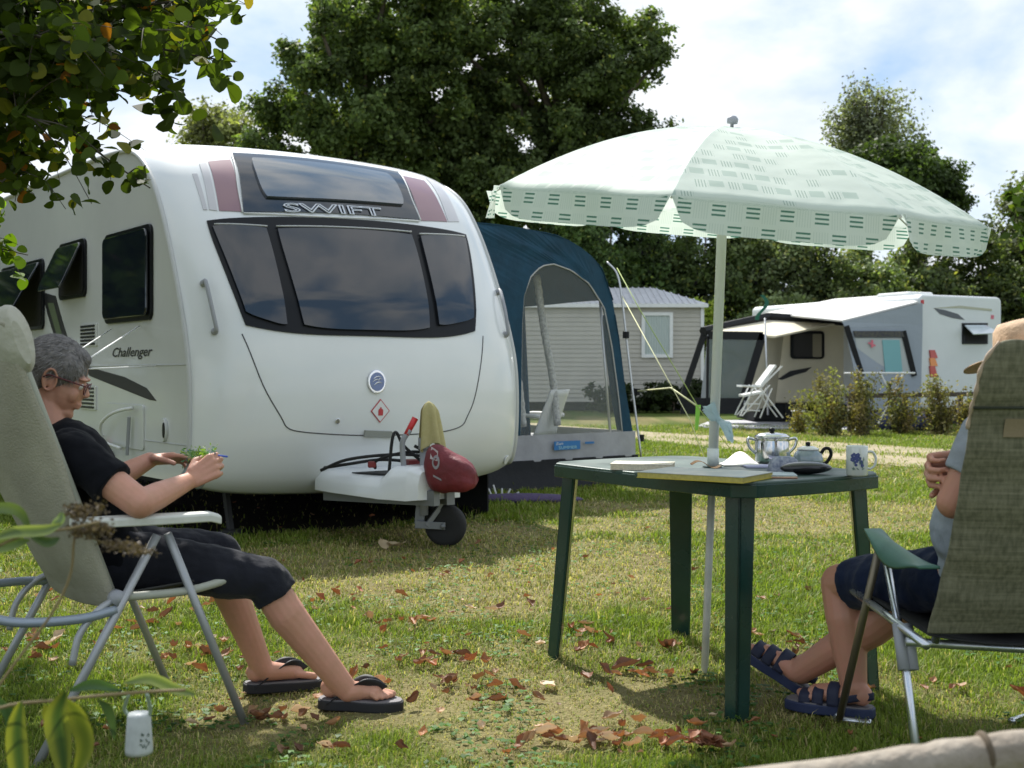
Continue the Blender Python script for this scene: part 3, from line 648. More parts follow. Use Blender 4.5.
    mb = MB(); n = 22; mb.add([onrc(*q) for q in [(-.16, .55), (.0, .45), (.03, .05), (-.13, .1)]], [(0, 1, 2, 3)]); lg = mb.build('logo', mat('faded_white_print', (.45, .38, .38), .6), rc)
    mb = MB(); r0, r1_ = .075, .045; mb.add([onrc(.0+r*math.cos(2*math.pi*k/n), -.02+r*4*math.sin(2*math.pi*k/n), .006) for r in (r0, r1_) for k in range(n)], [(k, (k+1) % n, n+(k+1) % n, n+k) for k in range(n)]); mb.add([onrc(x, -.55+y, .006) for x, y in ((-.06, 0), (.10, -.05), (.10, -.12), (-.06, -.07))], [(0, 1, 2, 3)]); mb.build('logo_ring', mat('logo_grey', (.28, .26, .28), .5), lg)
    # ---- yellow cloth hung over the post
    mb = MB(); top = post+V((.03, -.02, .70))
    def cf(u, v, k):
        th = (u-.5)*2*math.pi*.92; r = (.045+.028*v)*min(1, (v*5)**.5)+.020*math.sin(th*5+.6)*v**.6; z = .075-.28*v-.03*math.sin(th*2+1)*v
        return top+V((math.cos(th)*r*1.0+.02*v, math.sin(th)*r*.6, z+.12))+V((0, 0, 0 if k else -.003))
    mb.shell(cf, 40, 16); tag(mb.build('cloth', mat('yellow_cloth', (.50, .44, .20), .9, var=(40, .3, (.7, .65, .4)), transl=.2), None, smooth=True), 'pale yellow cloth draped over the jockey wheel post', 'cloth')
build_caravan()
# ---------------- trees
M_LEAF = leaf_mat('tree_leaf', .42, .6, (1.2, 1.35, .5), spec=.2); M_BARK = mat('bark', (.13, .105, .08), .9, var=(6, .4), bump=(12, .9, .05))
def leaves_mesh(name, C, N, S, cols, parent, m=None, long=1.3, loc=None, six=False):
    """one small folded blade per row: centre, facing, size, colour"""
    n = len(C); R = RNG; N = N/np.maximum(np.linalg.norm(N, axis=1, keepdims=True), 1e-6)
    r = R.normal(size=(n, 3)); U = np.cross(N, r); U /= np.maximum(np.linalg.norm(U, axis=1, keepdims=True), 1e-6); W = np.cross(N, U)
    S = S[:, None]
    if six:
        k = [(math.cos(t)*long*(1.12 if abs(t) < .1 else 1), math.sin(t)*.86, -.10*math.cos(2*t)) for t in [2*math.pi*j/12 for j in range(12)]]
        VV = np.stack([C+U*S*.5*a+W*S*.5*b*1.1+N*S*c for a, b, c in k], 1).reshape(-1, 3); FF = np.arange(n*12).reshape(n, 12)
        return np_mesh(name, VV, FF, m or M_LEAF, parent, np.repeat(cols, 12, 0), False, loc)
    VV = np.stack([C-U*S*.5*long, C+W*S*.42, C+U*S*.5*long, C-W*S*.42], 1).reshape(-1, 3); i = np.arange(n)[:, None]*4
    FF = np.concatenate([i, i+1, i+2, i+3], 1)
    return np_mesh(name, VV, FF, m or M_LEAF, parent, np.repeat(cols, 4, 0), False, loc)
def tree(name, label, cat, base, H_, env, nclump, nleaf, lsize, col, group=None, cr=(.9, 1.7), trunk=.25, hang=0., varc=.35, seed=0, yellow=.0, dens=1., squash=.8):
    """env: list of (centre, radii) ellipsoids, relative to base, that the clumps fill"""
    R = np.random.default_rng(seed+100); base = V(base); root = thing(name, label, cat, base, 0, group)
    cl = []
    vol = np.array([e[1][0]*e[1][1]*e[1][2] for e in env]); vol = vol/vol.sum()
    for k in range(nclump):
        c, r = env[R.choice(len(env), p=vol)]; d = R.normal(size=3); d /= np.linalg.norm(d); rr = .3+.78*R.random()**.5
        cl.append((np.array(c)+d*np.array(r)*rr, R.uniform(*cr), d))
    # leaves: sub-sprays inside each clump so outlines stay ragged
    w = np.array([c[1]**2 for c in cl]); cnt = (nleaf*w/w.sum()).astype(int); C, N, T = [], [], []
    for (c, r, d0), k in zip(cl, cnt):
        ns = max(6, int(r*r*13)+5); sd = R.normal(size=(ns, 3)); sd /= np.linalg.norm(sd, axis=1, keepdims=True); sc = c+sd*r*(.45+.6*R.random((ns, 1)))*np.array([1, 1, squash])
        j = R.integers(0, ns, k); q = R.normal(size=(k, 3))*np.array([1, 1, .75])*(.11+.07*r)*(1 if r > .35 else r*2); pos = sc[j]+q
        if hang: pos[:, 2] -= np.abs(R.normal(size=k))*hang
        C.append(pos); N.append(sd[j]*.9+R.normal(size=(k, 3))*.6+np.array([0, 0, .35])); T.append(np.full(k, R.normal()))
    C = np.concatenate(C)+np.array(base); N = np.concatenate(N); T = np.concatenate(T); ok = C[:, 2] > .05; C, N, T = C[ok], N[ok], T[ok]; n = len(C)
    cc = np.array(col)*(1+varc*.45*T[:, None]+varc*R.normal(size=(n, 1))*.7); yl = R.random((n, 1)) < yellow; cc = np.where(yl, cc*np.array([[2.2, 1.7, 1.2]]), cc); cc = np.clip(cc, .006, .6)
    leaves_mesh('crown', C, N, lsize*(.6+.8*R.random(n)), cc, root)
    mb = MB(); top = max(c[0][2] for c in cl); tp = [base+V((0, 0, -.1)), base+V((.05, 0, H_*.25)), base+V((-.08, .05, H_*.5)), base+V((.05, 0, H_*.8))]; tc = crom(tp, 5)
    mb.tube(tc, [trunk*(1-.8*i/len(tc)) for i in range(len(tc))], 10)
    for c, r, d in cl[:min(len(cl), 26)]:
        z0 = max(.12, min(.75, (c[2]/H_)*.65)); s = base+V((0, 0, H_*z0)); e = base+V(c); md = s.lerp(e, .5)+V((0, 0, .08*H_*.3)); q = crom([s, md, e], 4); mb.tube(q, [trunk*.42*(1-.85*i/len(q)) for i in range(len(q))], 6)
    mb.build('trunk', M_BARK, root, smooth=True); return root
def bgpos(px, Y): return ((px-512)/FL*Y, Y, 0)
def bigtree(label, px, Y, specs, nclump, nleaf, ls, col, H_, name='broadleaf_tree', **k):
    b = bgpos(px, Y); env = []
    for (x, y, rx, ry) in specs:   # picture centre and half sizes give metres at that distance
        env.append((((x-px)/FL*Y, 0, EYE-(y-HY)/FL*Y), (rx/FL*Y, max(rx/FL*Y*.8, 1.), ry/FL*Y)))
    return tree(name, label, 'tree', b, H_, env, nclump, nleaf, ls, col, **k)
GT = 'tall trees beyond the campsite'
bigtree('tall dense dark green tree rising behind the caravan roof, left of its twin', 362, 40, [(350, 80, 80, 95), (292, 140, 50, 50), (400, 20, 85, 60), (430, 120, 60, 80), (262, 165, 22, 28), (400, 175, 60, 40)], 130, 145000, .125, (.12, .165, .055), 13, seed=1, trunk=.4, group=GT, yellow=.05, cr=(.35, 1.0))
bigtree('tall spreading dark tree behind the parasol, its right edge against the sky', 565, 42, [(540, 60, 95, 75), (450, 95, 55, 80), (600, 50, 62, 70), (636, 62, 34, 40), (520, 150, 90, 70), (600, 165, 62, 60), (500, 20, 60, 40), (640, 120, 20, 22), (480, 195, 60, 45), (455, 150, 45, 40), (560, 215, 60, 35)], 175, 185000, .125, (.108, .145, .052), 13, seed=2, trunk=.42, group=GT, yellow=.03, cr=(.35, 1.0))
bigtree('pale feathery yellow-green tree above the left end of the caravan roof', 208, 52, [(212, 125, 26, 22), (190, 135, 18, 12), (232, 112, 16, 16)], 34, 5500, .15, (.22, .23, .10), 11, seed=3, trunk=.15, group=GT, hang=.7, cr=(.4, .8), name='birch_tree')
bigtree('thin grey-green weeping birch standing above the right half of the parasol', 872, 46, [(870, 125, 42, 36), (850, 140, 30, 22), (905, 140, 24, 24), (862, 105, 28, 22)], 64, 15000, .105, (.20, .215, .14), 11, seed=4, trunk=.22, group=GT, hang=1.0, cr=(.35, .8), name='birch_tree', varc=.45)
bigtree('dark rounded tree sloping down to the right of the weeping birch', 915, 43, [(905, 185, 42, 30), (935, 205, 30, 28), (880, 180, 30, 20), (925, 170, 18, 18), (950, 225, 18, 22)], 55, 42000, .125, (.075, .11, .035), 7, seed=5, trunk=.25, group=GT, cr=(.45, 1.))
bigtree('grey-green tree cut by the right edge of the view', 1018, 40, [(1020, 215, 26, 36), (1040, 230, 30, 40)], 24, 13000, .11, (.16, .18, .09), 7, seed=6, trunk=.2, group=GT, cr=(.5, 1.0), hang=.3)
GH = 'big bushes of the hedge behind the campsite'
for i, (px, Y, rx, top, col, lab) in enumerate([
    (610, 37, 62, 180, (.042, .065, .022), 'dark hedge bush above the grey cabin roof'),
    (705, 38, 62, 185, (.050, .068, .026), 'hedge bush right behind the parasol pole'),
    (712, 35.8, 12, 283, (.17, .21, .04), 'bright yellow-green young bush at the right end of the cabin'),
    (775, 37.5, 55, 215, (.095, .115, .055), 'grey-green willowy hedge bush right of the parasol pole'),
    (845, 37, 52, 240, (.080, .10, .042), 'olive hedge bush behind the white awning roof'),
    (915, 38, 52, 236, (.070, .088, .040), 'grey-green hedge bush behind the flat-backed white caravan'),
    (985, 38, 52, 232, (.048, .062, .022), 'dark hedge bush right of the flat-backed white caravan'),
    (1060, 38, 60, 225, (.045, .06, .022), 'dark hedge bush at the right end of the hedge'),
    (655, 39, 50, 180, (.042, .062, .022), 'dark hedge bush seen between the big tree and the parasol pole'),
    (535, 39, 60, 190, (.040, .06, .022), 'dark hedge bush hidden behind the blue awning')]):
    h = EYE+(HY-top)/FL*Y; w = rx/FL*Y; z = h/2
    tree('hedge_bush', lab, 'bush', bgpos(px, Y), h, [((0, 0, z), (w, w*.8, h/2*.92)), ((-w*.3, 0, z*.7), (w*.9, w*.8, h*.38)), ((w*.35, 0, z*.7), (w*.9, w*.8, h*.38))], 70 if rx > 20 else 14, 60000 if rx > 20 else 9000, .105, [c*2.1 for c in col], group=GH, trunk=.09, cr=(.35, 1.0) if rx > 20 else (.3, .5), seed=20+i, varc=.5, yellow=.06)
# trees to the sides and behind the viewer (mirrored in the windows)
for i, (x, y, h, lab) in enumerate([(-15, 20, 9, 'broad green tree far left beyond the caravan'), (-11, 13, 6.5, 'leafy tree left of the caravan'), (-24, 32, 11, 'tall tree at the far left'), (16, 30, 8, 'tree to the right beyond the camp'), (-13, 3, 6, 'tree well left of the seated woman')]):
    tree('broadleaf_tree', lab, 'tree', (x, y, 0), h, [((0, 0, h*.58), (h*.34, h*.34, h*.36))], 40, 16000, .22, (.06, .10, .022), group='trees around the pitch', seed=60+i, trunk=.2, cr=(.7, 1.3), yellow=.1)

# ---------------- the overhanging tree at upper left
def near_tree():
    R = random.Random(11); root = thing('overhanging_tree', 'round-leaved tree at upper left with branches hanging over the seated woman', 'tree', (-3.3, 5.4, 0))
    base = V((-3.3, 5.4, 0)); mb = MB(); tp = crom([base, base+V((.05, 0, 1.)), base+V((-.02, 0, 2.)), base+V((.1, .1, 3.2))], 6); mb.tube(tp, [.14*(1-.5*i/len(tp)) for i in range(len(tp))], 12)
    C, N, S = [], [], []; K = []
    def twig(a, b, sag, r0, nl, ls, tone):
        a = V(a); b = V(b); m_ = a.lerp(b, .5)+V((0, 0, sag)); q = crom([a, m_, b], 7); mb.tube(q, [max(.0014, r0*.6*(1-.85*i/len(q))) for i in range(len(q))], 5)
        nl = int(nl*1.45)
        for i in range(nl):
            t = (i+R.random())/nl; k = min(int(t*(len(q)-1)), len(q)-2); p = q[k].lerp(q[k+1], t*(len(q)-1)-k); off = V((R.gauss(0, 1), R.gauss(0, 1), R.gauss(-.5, .7))).normalized()*(ls*R.uniform(.5, 1.3)); p = p+off
            C.append(p); n = V((R.gauss(0, .6), R.gauss(0, .6)-.5, R.gauss(.5, .5))); N.append(n); S.append(ls*R.uniform(.7, 1.25)); K.append(tone)
    def bough(a, b, sag, r, ntw, tl, nl, ls, droop=-.12, tone=0, spread=.4):
        a = V(a); b = V(b); q = crom([a, a.lerp(b, .5)+V((0, 0, sag)), b], 10); mb.tube(q, [r*(1-i/len(q))**1.3+.0022 for i in range(len(q))], 8)
        for i in range(ntw):
            t = .12+.88*(i+R.random())/ntw; k = min(int(t*(len(q)-1)), len(q)-2); p = q[k]; d = (b-a).normalized()
            o = d*R.uniform(.1, .8)+V((R.gauss(0, spread), R.gauss(0, spread*1.2), R.gauss(droop, .25)*1.6)); o = o.normalized()*tl*R.uniform(.6, 1.2)
            twig(p, p+o, .03, .006, nl, ls, tone)
    top = base+V((.05, .05, 2.3))
    def Q(px, py, Y): return P(px, py, Y)
    # boughs that reach into the view
    bough(top, Q(225, -5, 4.3), .10, .03, 44, .30, 10, .050)
    bough(top, Q(235, 62, 4.5), .22, .02, 16, .15, 6, .050, spread=.15)
    for e in [(60, 10, 4.4), (110, 20, 4.7), (15, 35, 4.2), (75, 70, 4.5), (170, 5, 4.8), (10, 110, 4.5), (120, 60, 4.1), (35, 160, 4.8)]: bough(top, Q(*e), .15, .025, 40, .34, 11, .053)
    bough(top, Q(125, 92, 4.2), .2, .02, 36, .24, 9, .052)
    bough(top, Q(150, 188, 4.4), .30, .014, 20, .12, 6, .050, spread=.12)
    bough(top, Q(50, 125, 4.0), .15, .02, 40, .30, 10, .055)
    bough(top, Q(95, 40, 3.8), .15, .03, 24, .32, 10, .055)
    bough(top, Q(15, 190, 4.4), .1, .02, 26, .26, 9, .053)
    bough(top, Q(170, 30, 4.0), .15, .03, 22, .28, 9, .054)
    bough(top, Q(210, -10, 4.6), .15, .03, 20, .28, 9, .068, tone=1)
    bough(top, Q(215, 25, 4.35), .1, .02, 7, .12, 7, .05, tone=1, spread=.1)
    bough(top, Q(30, 60, 4.6), .15, .03, 24, .32, 10, .055)
    bough(base+V((0, 0, 1.6)), Q(5, 215, 6.4), .2, .02, 14, .28, 8, .065, tone=2)
    bough(base+V((0, 0, 1.4)), Q(28, 255, 6.2), .2, .02, 14, .24, 8, .06, tone=2)
    # crown above and to the left of the frame, shading the chair
    for k in range(34):
        an = R.uniform(0, 6.28); rr = R.uniform(.5, 1.35); e = V((-2.55+math.cos(an)*rr, 5.0+math.sin(an)*rr*1.1, R.uniform(2.25, 4.4)))
        if e.x > -1.15 and e.y > 5.2: e.x = -1.5
        bough(top+V((0, 0, R.uniform(0, .8))), e, .2, .03, 17, .42, 9, .085)
    n = len(C); C = np.array([tuple(c) for c in C]); N = np.array([tuple(c) for c in N]); S = np.array(S); K = np.array(K); rg = np.random.default_rng(3)
    g = np.array([.045, .068, .014])*(.6+.9*rg.random((n, 1))); x = rg.random(n)
    g[x < .10] = np.array([.17, .17, .025]); g[(x > .10) & (x < .12)] = np.array([.20, .08, .02]); t1 = (K == 1); g[t1 & (x < .6)] = np.array([.34, .26, .03]); g[t1 & (x < .25)] = np.array([.38, .15, .03]); g[K == 2] *= np.array([2.0, 2.2, 1.4])  # lowest boughs get a brighter leaf colour to look sunlit
    leaves_mesh('crown', C, N, S, np.clip(g, .008, .6), root, leaf_mat('round_leaf', .55, .6, (1.5, 1.6, .35), spec=.15), long=1.05, six=True)
    mb.build('trunk', mat('twig_bark', (.07, .06, .045), .9, var=(14, .4)), root, smooth=True)
near_tree()
# ---------------- awning on the far side of the caravan
M_BLUE = mat('navy_canvas', (.006, .048, .088), .75, var=(5, .25), bump=(9, .25, .03), transl=.06)
M_GREYC = mat('grey_canvas', (.35, .35, .37), .8, var=(4, .15), bump=(7, .4, .03))
M_DARKC = mat('black_canvas', (.008, .009, .011), .8, bump=(8, .4, .03))
M_CLEAR = mat('clear_vinyl', (.80, .84, .84), .12, alpha=.10, bump=(3, .2, .02), spec=.7)
M_TINT = mat('tinted_vinyl', (.10, .13, .12), .15, alpha=.62, bump=(4, .4, .03), spec=.7)
def build_awning():
    O = CC+CU*(CW+.02)+CL*1.55
    def W(a, t, z): return O+CU*a+CL*t+CZ*z
    root = thing('blue_awning', 'navy blue porch awning with arched clear window on the far side of the caravan', 'awning', (O+CU*1.2)[:])
    w = 2.6; d = 2.6
    def top(a): # front edge height
        return interp(a, [0, .5, 1.0, 1.6, 1.85, 2.05, 2.2, 2.28, 2.33], [2.35, 2.37, 2.37, 2.33, 2.26, 2.15, 2.03, 1.9, 1.72])
    out = [(a, top(a)) for a in np.linspace(0, 2.32, 18)]+[(2.34, 1.66), (2.39, 1.4), (2.47, .9), (2.56, .5)]
    # front wall with arched hole, built as strips between the outline and the arch
    arch = [(1.20, .50), (1.21, 1.0), (1.22, 1.5), (1.24, 1.75), (1.32, 1.93), (1.44, 2.03), (1.58, 2.06), (1.8, 2.01), (2.01, 1.90), (2.2, 1.68), (2.30, 1.3), (2.38, .85), (2.43, .50)]
    def resample(pl, n):
        pl = [V((*p, 0)) for p in pl]; L_ = [0]
        for a, b in zip(pl, pl[1:]): L_.append(L_[-1]+(b-a).length)
        o = []
        for k in range(n):
            s = L_[-1]*k/(n-1); i = max(j for j in range(len(L_)) if L_[j] <= s+1e-9); i = min(i, len(pl)-2); f = (s-L_[i])/(L_[i+1]-L_[i]); o.append(pl[i].lerp(pl[i+1], f))
        return o
    def wall(t0, nm, m):
        ol = resample([(0, .5), (0, 2.35)]+out[1:], 60); ar = resample(arch, 60); mb = MB()
        def fn(u, v, k):
            i = int(round(u*59)); p = ol[i].lerp(ar[i], v); return W(p.x, t0+.012*math.sin(p.x*9)+(.0 if k else .006), p.y)
        mb.shell(fn, 59, 2); o = mb.build(nm, m, root, smooth=False)
        mb = MB(); mb.tube([W(p.x, t0-.004, p.y) for p in ar], .007, 6); mb.build('edge_piping', mat('piping_grey', (.45, .45, .44), .6), o, smooth=True)
        mb = MB(); c = [W(p.x, t0+.004, p.y) for p in ar]; mb.add(c, [tuple(range(60))]); wn = mb.build('window_film', M_CLEAR, o); return o
    wall(0, 'front_wall', M_BLUE); wall(d, 'rear_wall', M_BLUE)
    mb = MB(); ol = [(0, 2.35)]+out[1:]
    mb.shell(lambda u, v, k: (lambda i, p: W(p[0], d*v, p[1]+(.008 if k else 0)+.02*math.sin(v*math.pi*3)*.3))(0, ol[int(round(u*(len(ol)-5)))]), len(ol)-5, 8); mb.build('roof', M_BLUE, root, angle=60)
    # right side wall: frame strips and clear film
    sl_ = [(2.34, 1.62), (2.39, 1.4), (2.47, .9), (2.56, .5)]
    mb = MB()
    for ta, tb in ((0, .22), (d-.22, d)): mb.shell(lambda u, v, k: (lambda p: W(p[0]+(.006 if k else 0), ta+(tb-ta)*v, p[1]))(sl_[int(round(u*3))]), 3, 1)
    mb.build('side_wall', M_BLUE, root); mb = MB(); mb.grid(lambda u, v: (lambda p: W(p[0], .22+(d-.44)*v, p[1]))(sl_[int(round(u*3))]), 3, 1); mb.build('side_window', M_CLEAR, root)
    # grey skirt with sticker, dark mud wall
    mb = MB(); 
    def sk(u, v, k):
        a = u*2.585; return W(a*(1+.0), -.012+.012*math.sin(a*17)*(.3+.7*(a > 1.2))+(.0 if k else .005), .50-.24*v)
    mb.shell(sk, 70, 3); skt = mb.build('skirt', M_GREYC, root, smooth=False, angle=60)
    mb = MB(); mb.box(W(2.60, d/2, .38), (.01, d, .24), rz=math.atan2(CU.y, CU.x)); mb.build('side_skirt', M_GREYC, root)
    mb = MB(); mb.shell(lambda u, v, k: W(-.3+2.92*u, -.02-.10*v**2+(.0 if k else .006), .27-.262*v+.004), 30, 4); mb.build('mud_wall', M_DARKC, root, angle=60)
    mb = MB(); mb.box(W(2.63, d/2, .13), (.01, d, .25), rz=math.atan2(CU.y, CU.x)); mb.build('side_mud_wall', M_DARKC, root)
    for a0, a1, z0, z1, m in ((1.57, 1.88, .355, .435, mat('label_blue', (.03, .17, .42), .5)), (1.94, 2.05, .40, .42, MATS['label_blue'])):
        mb = MB(); mb.prism([W(a0, -.03, z0), W(a1, -.03, z0), W(a1, -.03, z1), W(a0, -.03, z1)], -CL*.004); lb = mb.build('sticker', m, skt)
    fs = lambda x0, z0: (lambda x, y, z: W(x0+x, -.036, z0+y))
    place_text('lettering', 'Sun', fs(1.59, .402), .08, .026, M_WHITEPL, skt, shear=.2); place_text('lettering', 'SUMMER', fs(1.62, .362), .22, .028, mat('label_teal', (.35, .6, .65), .5), skt)
    # frame
    for a, t in ((.1, .05), (2.2, .08), (.1, d-.05), (2.2, d-.08)):
        mb = MB(); mb.tube([W(a+(.2 if a > 1 else 0), t, .0), W(a, t, top(a)-.06)], .013, 8); mb.build('pole', M_ALU, root, smooth=True)
    mb = MB(); mb.tube([W(.1, .06, 2.25), W(.1, d-.06, 2.25)], .013, 8); mb.build('roof_pole', M_ALU, root, smooth=True)
    # curtains tied back inside
    mb = MB()
    for a0 in (1.50, 1.92):
        pts = crom([W(a0-.14, .5, 2.0), W(a0-.05, .5, 1.5), W(a0+.06, .5, 1.0), W(a0+.12, .5, .55)], 10); mb.tube(pts, [.033+.005*(i % 2) for i in range(len(pts))], 10)
    mb.build('rolled_blind', mat('wrapped_pole', (.50, .50, .49), .7, var=(40, .5)), root, smooth=True)
    mb = MB(); mb.shell(lambda u, v, k: W(1.60+.16*u+.10*v, .7+.02*math.sin(u*12)+(0 if k else .004), 2.1-1.65*v), 12, 8); mb.build('inner_curtain', M_BLUE, root, smooth=True)
    # corner leg pole with clamps, outside
    mb = MB(); q = crom([P(607, 262, 10.9), P(617, 274, 10.85), P(622, 300, 10.8), P(630, 370, 10.75), P(642, 463, 10.7)], 6); mb.tube(q, .010, 8); sp = mb.build('support_pole', M_ALU, root, smooth=True)
    for (x, y) in ((626, 335), (637, 392), (641, 438), (644, 462)): mb = MB(); c = P(x, y, 10.76); mb.tube([c-CZ*.03, c+CZ*.03], .03, 8); mb.build('clamp', M_BLACK, sp)
    # small purple peg bag lying by the mud wall
    o = MB(); o.ell(G(510, 503)+V((.1, 0, .03)), (.5, .12, .05)); tag(o.build('groundsheet_roll', mat('purple_cloth', (.07, .05, .11), .8, bump=(20, .5, .02)), None, smooth=True), 'dark purple folded groundsheet lying under the front of the blue awning', 'groundsheet')
build_awning()
def peg_bundle():
    root = thing('awning_pegs', 'small white awning pegs and strap lying beside the dark mud wall', 'pegs', G(502, 498)[:])
    for k in range(5):
        p = G(492+k*5, 497+k % 3)+V((0, -.1, .02)); mb = MB(); mb.tube([p, p+V((.03*(k-2), .01, .12-.02*k))], .008, 6); mb.build('peg', M_WHITEPL, root)
peg_bundle()
def cord(label, pts, r=.004, m=None, name='guy_line', group=None, cat='guy line'):
    mb = MB(); mb.tube(pts, r, 6); return tag(mb.build(name, m or M_WHITEPL, None, smooth=True), label, cat, group)
M_LIME = mat('lime_cord', (.32, .42, .10), .6); M_YEL = mat('pale_yellow_cord', (.62, .62, .34), .6)
cord('yellow-green guy line slanting from the awning top towards the parasol pole', [P(617, 268, 10.8), P(640, 310, 10.5), P(700, 410, 9.6), G(770, 500)], .004, M_LIME)
cord('thin pale guy line slanting from the awning corner across the cabin window', [P(622, 296, 10.8), P(690, 420, 9.8), G(722, 505)], .004, M_YEL)
cord('short pale strap from the awning pole to the lime tape', [P(638, 391, 10.7), P(671, 388, 10.2), P(700, 408, 9.8)], .008, M_YEL)
mb = MB(); mb.prism([P(696, 405, 9.8), P(701, 405, 9.8), P(698, 430, 9.8), P(695, 430, 9.8)], (0, .01, 0)); tag(mb.build('marker_tape', mat('neon_lime', (.30, .62, .10), .6, transl=.3), None), 'bright lime marker tape hanging from a guy line', 'tape')
cord('upper white line from the caravan side towards the seated woman', [SD(*side(116, 329), .03), P(72, 355, 6.2)], .004, group=None)
cord('middle white line running down from the side window', [SD(*side(144, 326), .03), P(84, 362, 6.2)], .005)
cord('lower white line almost level under the lettering', [SD(*side(160, 366), .03), P(84, 369, 6.2)], .005)

def white_chair(name, label, cat, loc, rz, m, seatz=.42, group=None):
    root = thing(name, label, cat, loc, rz, group)
    def L(x, y, z): return WM[root.name]@V((x, y, z))
    mb = MB(); mb.shell(lambda u, v, k: L((u-.5)*.46, (v-.5)*.44, seatz+(.012 if k else 0)+.02*((u-.5)*2)**2), 8, 8); mb.build('seat', m, root, smooth=True)
    mb = MB(); mb.shell(lambda u, v, k: L((u-.5)*(.46-.08*v), -.22-.18*v-.04*(1-((u-.5)*2)**2)*1+(.012 if k else 0), seatz+.02+.46*v), 8, 8); mb.build('backrest', m, root, smooth=True)
    for sx in (-1, 1):
        mb = MB(); mb.tube(crom([L(sx*.25, -.30, seatz+.22), L(sx*.27, -.1, seatz+.23), L(sx*.27, .14, seatz+.22), L(sx*.26, .22, seatz+.12), L(sx*.26, .24, 0)], 5), .02, 8); mb.build('armrest', m, root, smooth=True)
        mb = MB(); mb.tube([L(sx*.2, -.2, seatz), L(sx*.24, -.30, 0)], .02, 8); mb.build('leg', m, root, smooth=True)
    return root
p = O_ = CC+CU*(CW+.02)+CL*1.55+CU*1.95+CL*.9
white_chair('garden_chair', 'white plastic garden chair inside the blue awning', 'chair', (p.x, p.y, 0), math.radians(60), M_WHITEPL)

# ---------------- grey mobile home
def build_cabin():
    Y0 = 33.0; x0 = -.6; x1 = (702-512)/FL*Y0; zb = .25; ze = EYE+(HY-304)/FL*Y0; D = 4.0; n = 22
    root = thing('mobile_home', 'grey clapboard mobile home with ribbed pale roof and one white window', 'mobile home', ((x0+x1)/2, Y0, 0))
    mb = MB(); M_CLAP = mat('clapboard', (.44, .42, .37), .6, var=(1.5, .08))
    poly = []
    for k in range(n): z = zb+(ze-zb)*k/n; z2 = zb+(ze-zb)*(k+1)/n; poly += [(-.02, z), (0.0, z2)]
    pts = [V((x0, Y0+a, z)) for a, z in poly]+[V((x0, Y0+.12, ze)), V((x0, Y0+.12, zb))]; mb.prism(pts, (x1-x0, 0, 0))
    pr = [V((x1-a, Y0, z)) for a, z in poly]; pts = [V((x1+(-a)-.02, Y0+.0, z)) for a, z in poly]+[V((x1-.12, Y0, ze)), V((x1-.12, Y0, zb))]; mb.prism([p+V((0, .02, 0)) for p in pts], (0, D-.02, 0))
    mb.box(((x0+x1)/2, Y0+D, (zb+ze)/2), (x1-x0, .1, ze-zb)); mb.box((x0, Y0+D/2, (zb+ze)/2), (.1, D, ze-zb)); mb.build('wall', M_CLAP, root)
    for x in (x1+.0,): mb = MB(); mb.box((x+.005, Y0-.02, (zb+ze)/2), (.09, .06, ze-zb)); mb.build('corner_board', M_WHITEPL, root)
    mb = MB(); mb.box(((x0+x1)/2, Y0+D/2, .14), (x1-x0-.2, D-.3, .26)); mb.build('skirting', M_DARKC, root)
    # hipped ribbed roof
    zr = EYE+(HY-287)/FL*(Y0+1.6); M_ROOF = mat('ribbed_roof', (.55, .55, .57), .5, var=(3, .1)); e = .15; rx = (655-512)/FL*(Y0+1.6)
    A_, B_, C_, D_ = V((x0-e, Y0-e, ze)), V((x1+e, Y0-e, ze)), V((x1+e, Y0+D+e, ze)), V((x0-e, Y0+D+e, ze)); R0, R1 = V((x0+1.3, Y0+D/2, zr)), V((rx, Y0+D/2, zr))
    mb = MB(); mb.add([A_, B_, C_, D_, R0, R1], [(0, 1, 5, 4), (1, 2, 5), (2, 3, 4, 5), (3, 0, 4), (3, 2, 1, 0)]); rf = mb.build('roof', M_ROOF, root)
    mb = MB()
    for k in range(1, 34):
        x = x0+(x1-x0)*k/34; f = 1.
        if x > rx: f = max(0, (x1+e-x)/(x1+e-rx))
        b = V((x, Y0-e, ze+.015)); t = V((x, Y0-e+(D/2+e)*f, ze+(zr-ze)*f+.015)); mb.bar(b, t, .035, .03)
    mb.build('roof_ribs', M_ROOF, rf)
    mb = MB(); mb.box(((x0+x1)/2, Y0-e, ze-.05), (x1-x0+2*e, .04, .10)); mb.build('fascia', M_WHITEPL, rf)
    for wx0, wx1, wy0, wy1 in ((643, 671, 314, 356),):
        xa, xb = (wx0-512)/FL*Y0, (wx1-512)/FL*Y0; zt, zb_ = EYE+(HY-wy0)/FL*Y0, EYE+(HY-wy1)/FL*Y0; mb = MB(); t = .09
        for c, s in ((((xa+xb)/2, Y0-.04, zt), (xb-xa+t, .07, t)), (((xa+xb)/2, Y0-.04, zb_), (xb-xa+t, .07, t)), ((xa, Y0-.042, (zt+zb_)/2), (t, .07, zt-zb_-t)), ((xb, Y0-.042, (zt+zb_)/2), (t, .07, zt-zb_-t))): mb.box(c, s)
        w = mb.build('window', M_WHITEPL, root); mb = MB(); mb.box(((xa+xb)/2, Y0-.03, (zt+zb_)/2), (xb-xa-t, .02, zt-zb_-t)); pn = mb.build('pane', mat('net_curtain_glass', (.22, .27, .27), .2, coat=.6), w)
        mb = MB(); mb.grid(lambda u, v: V((xa+t/2+(xb-xa-t)*u, Y0-.045+.004*math.sin(u*60), zb_+t/2+(zt-zb_-t)*v)), 40, 2); mb.build('curtain', mat('net_curtain', (.42, .48, .46), .8), w)
build_cabin()

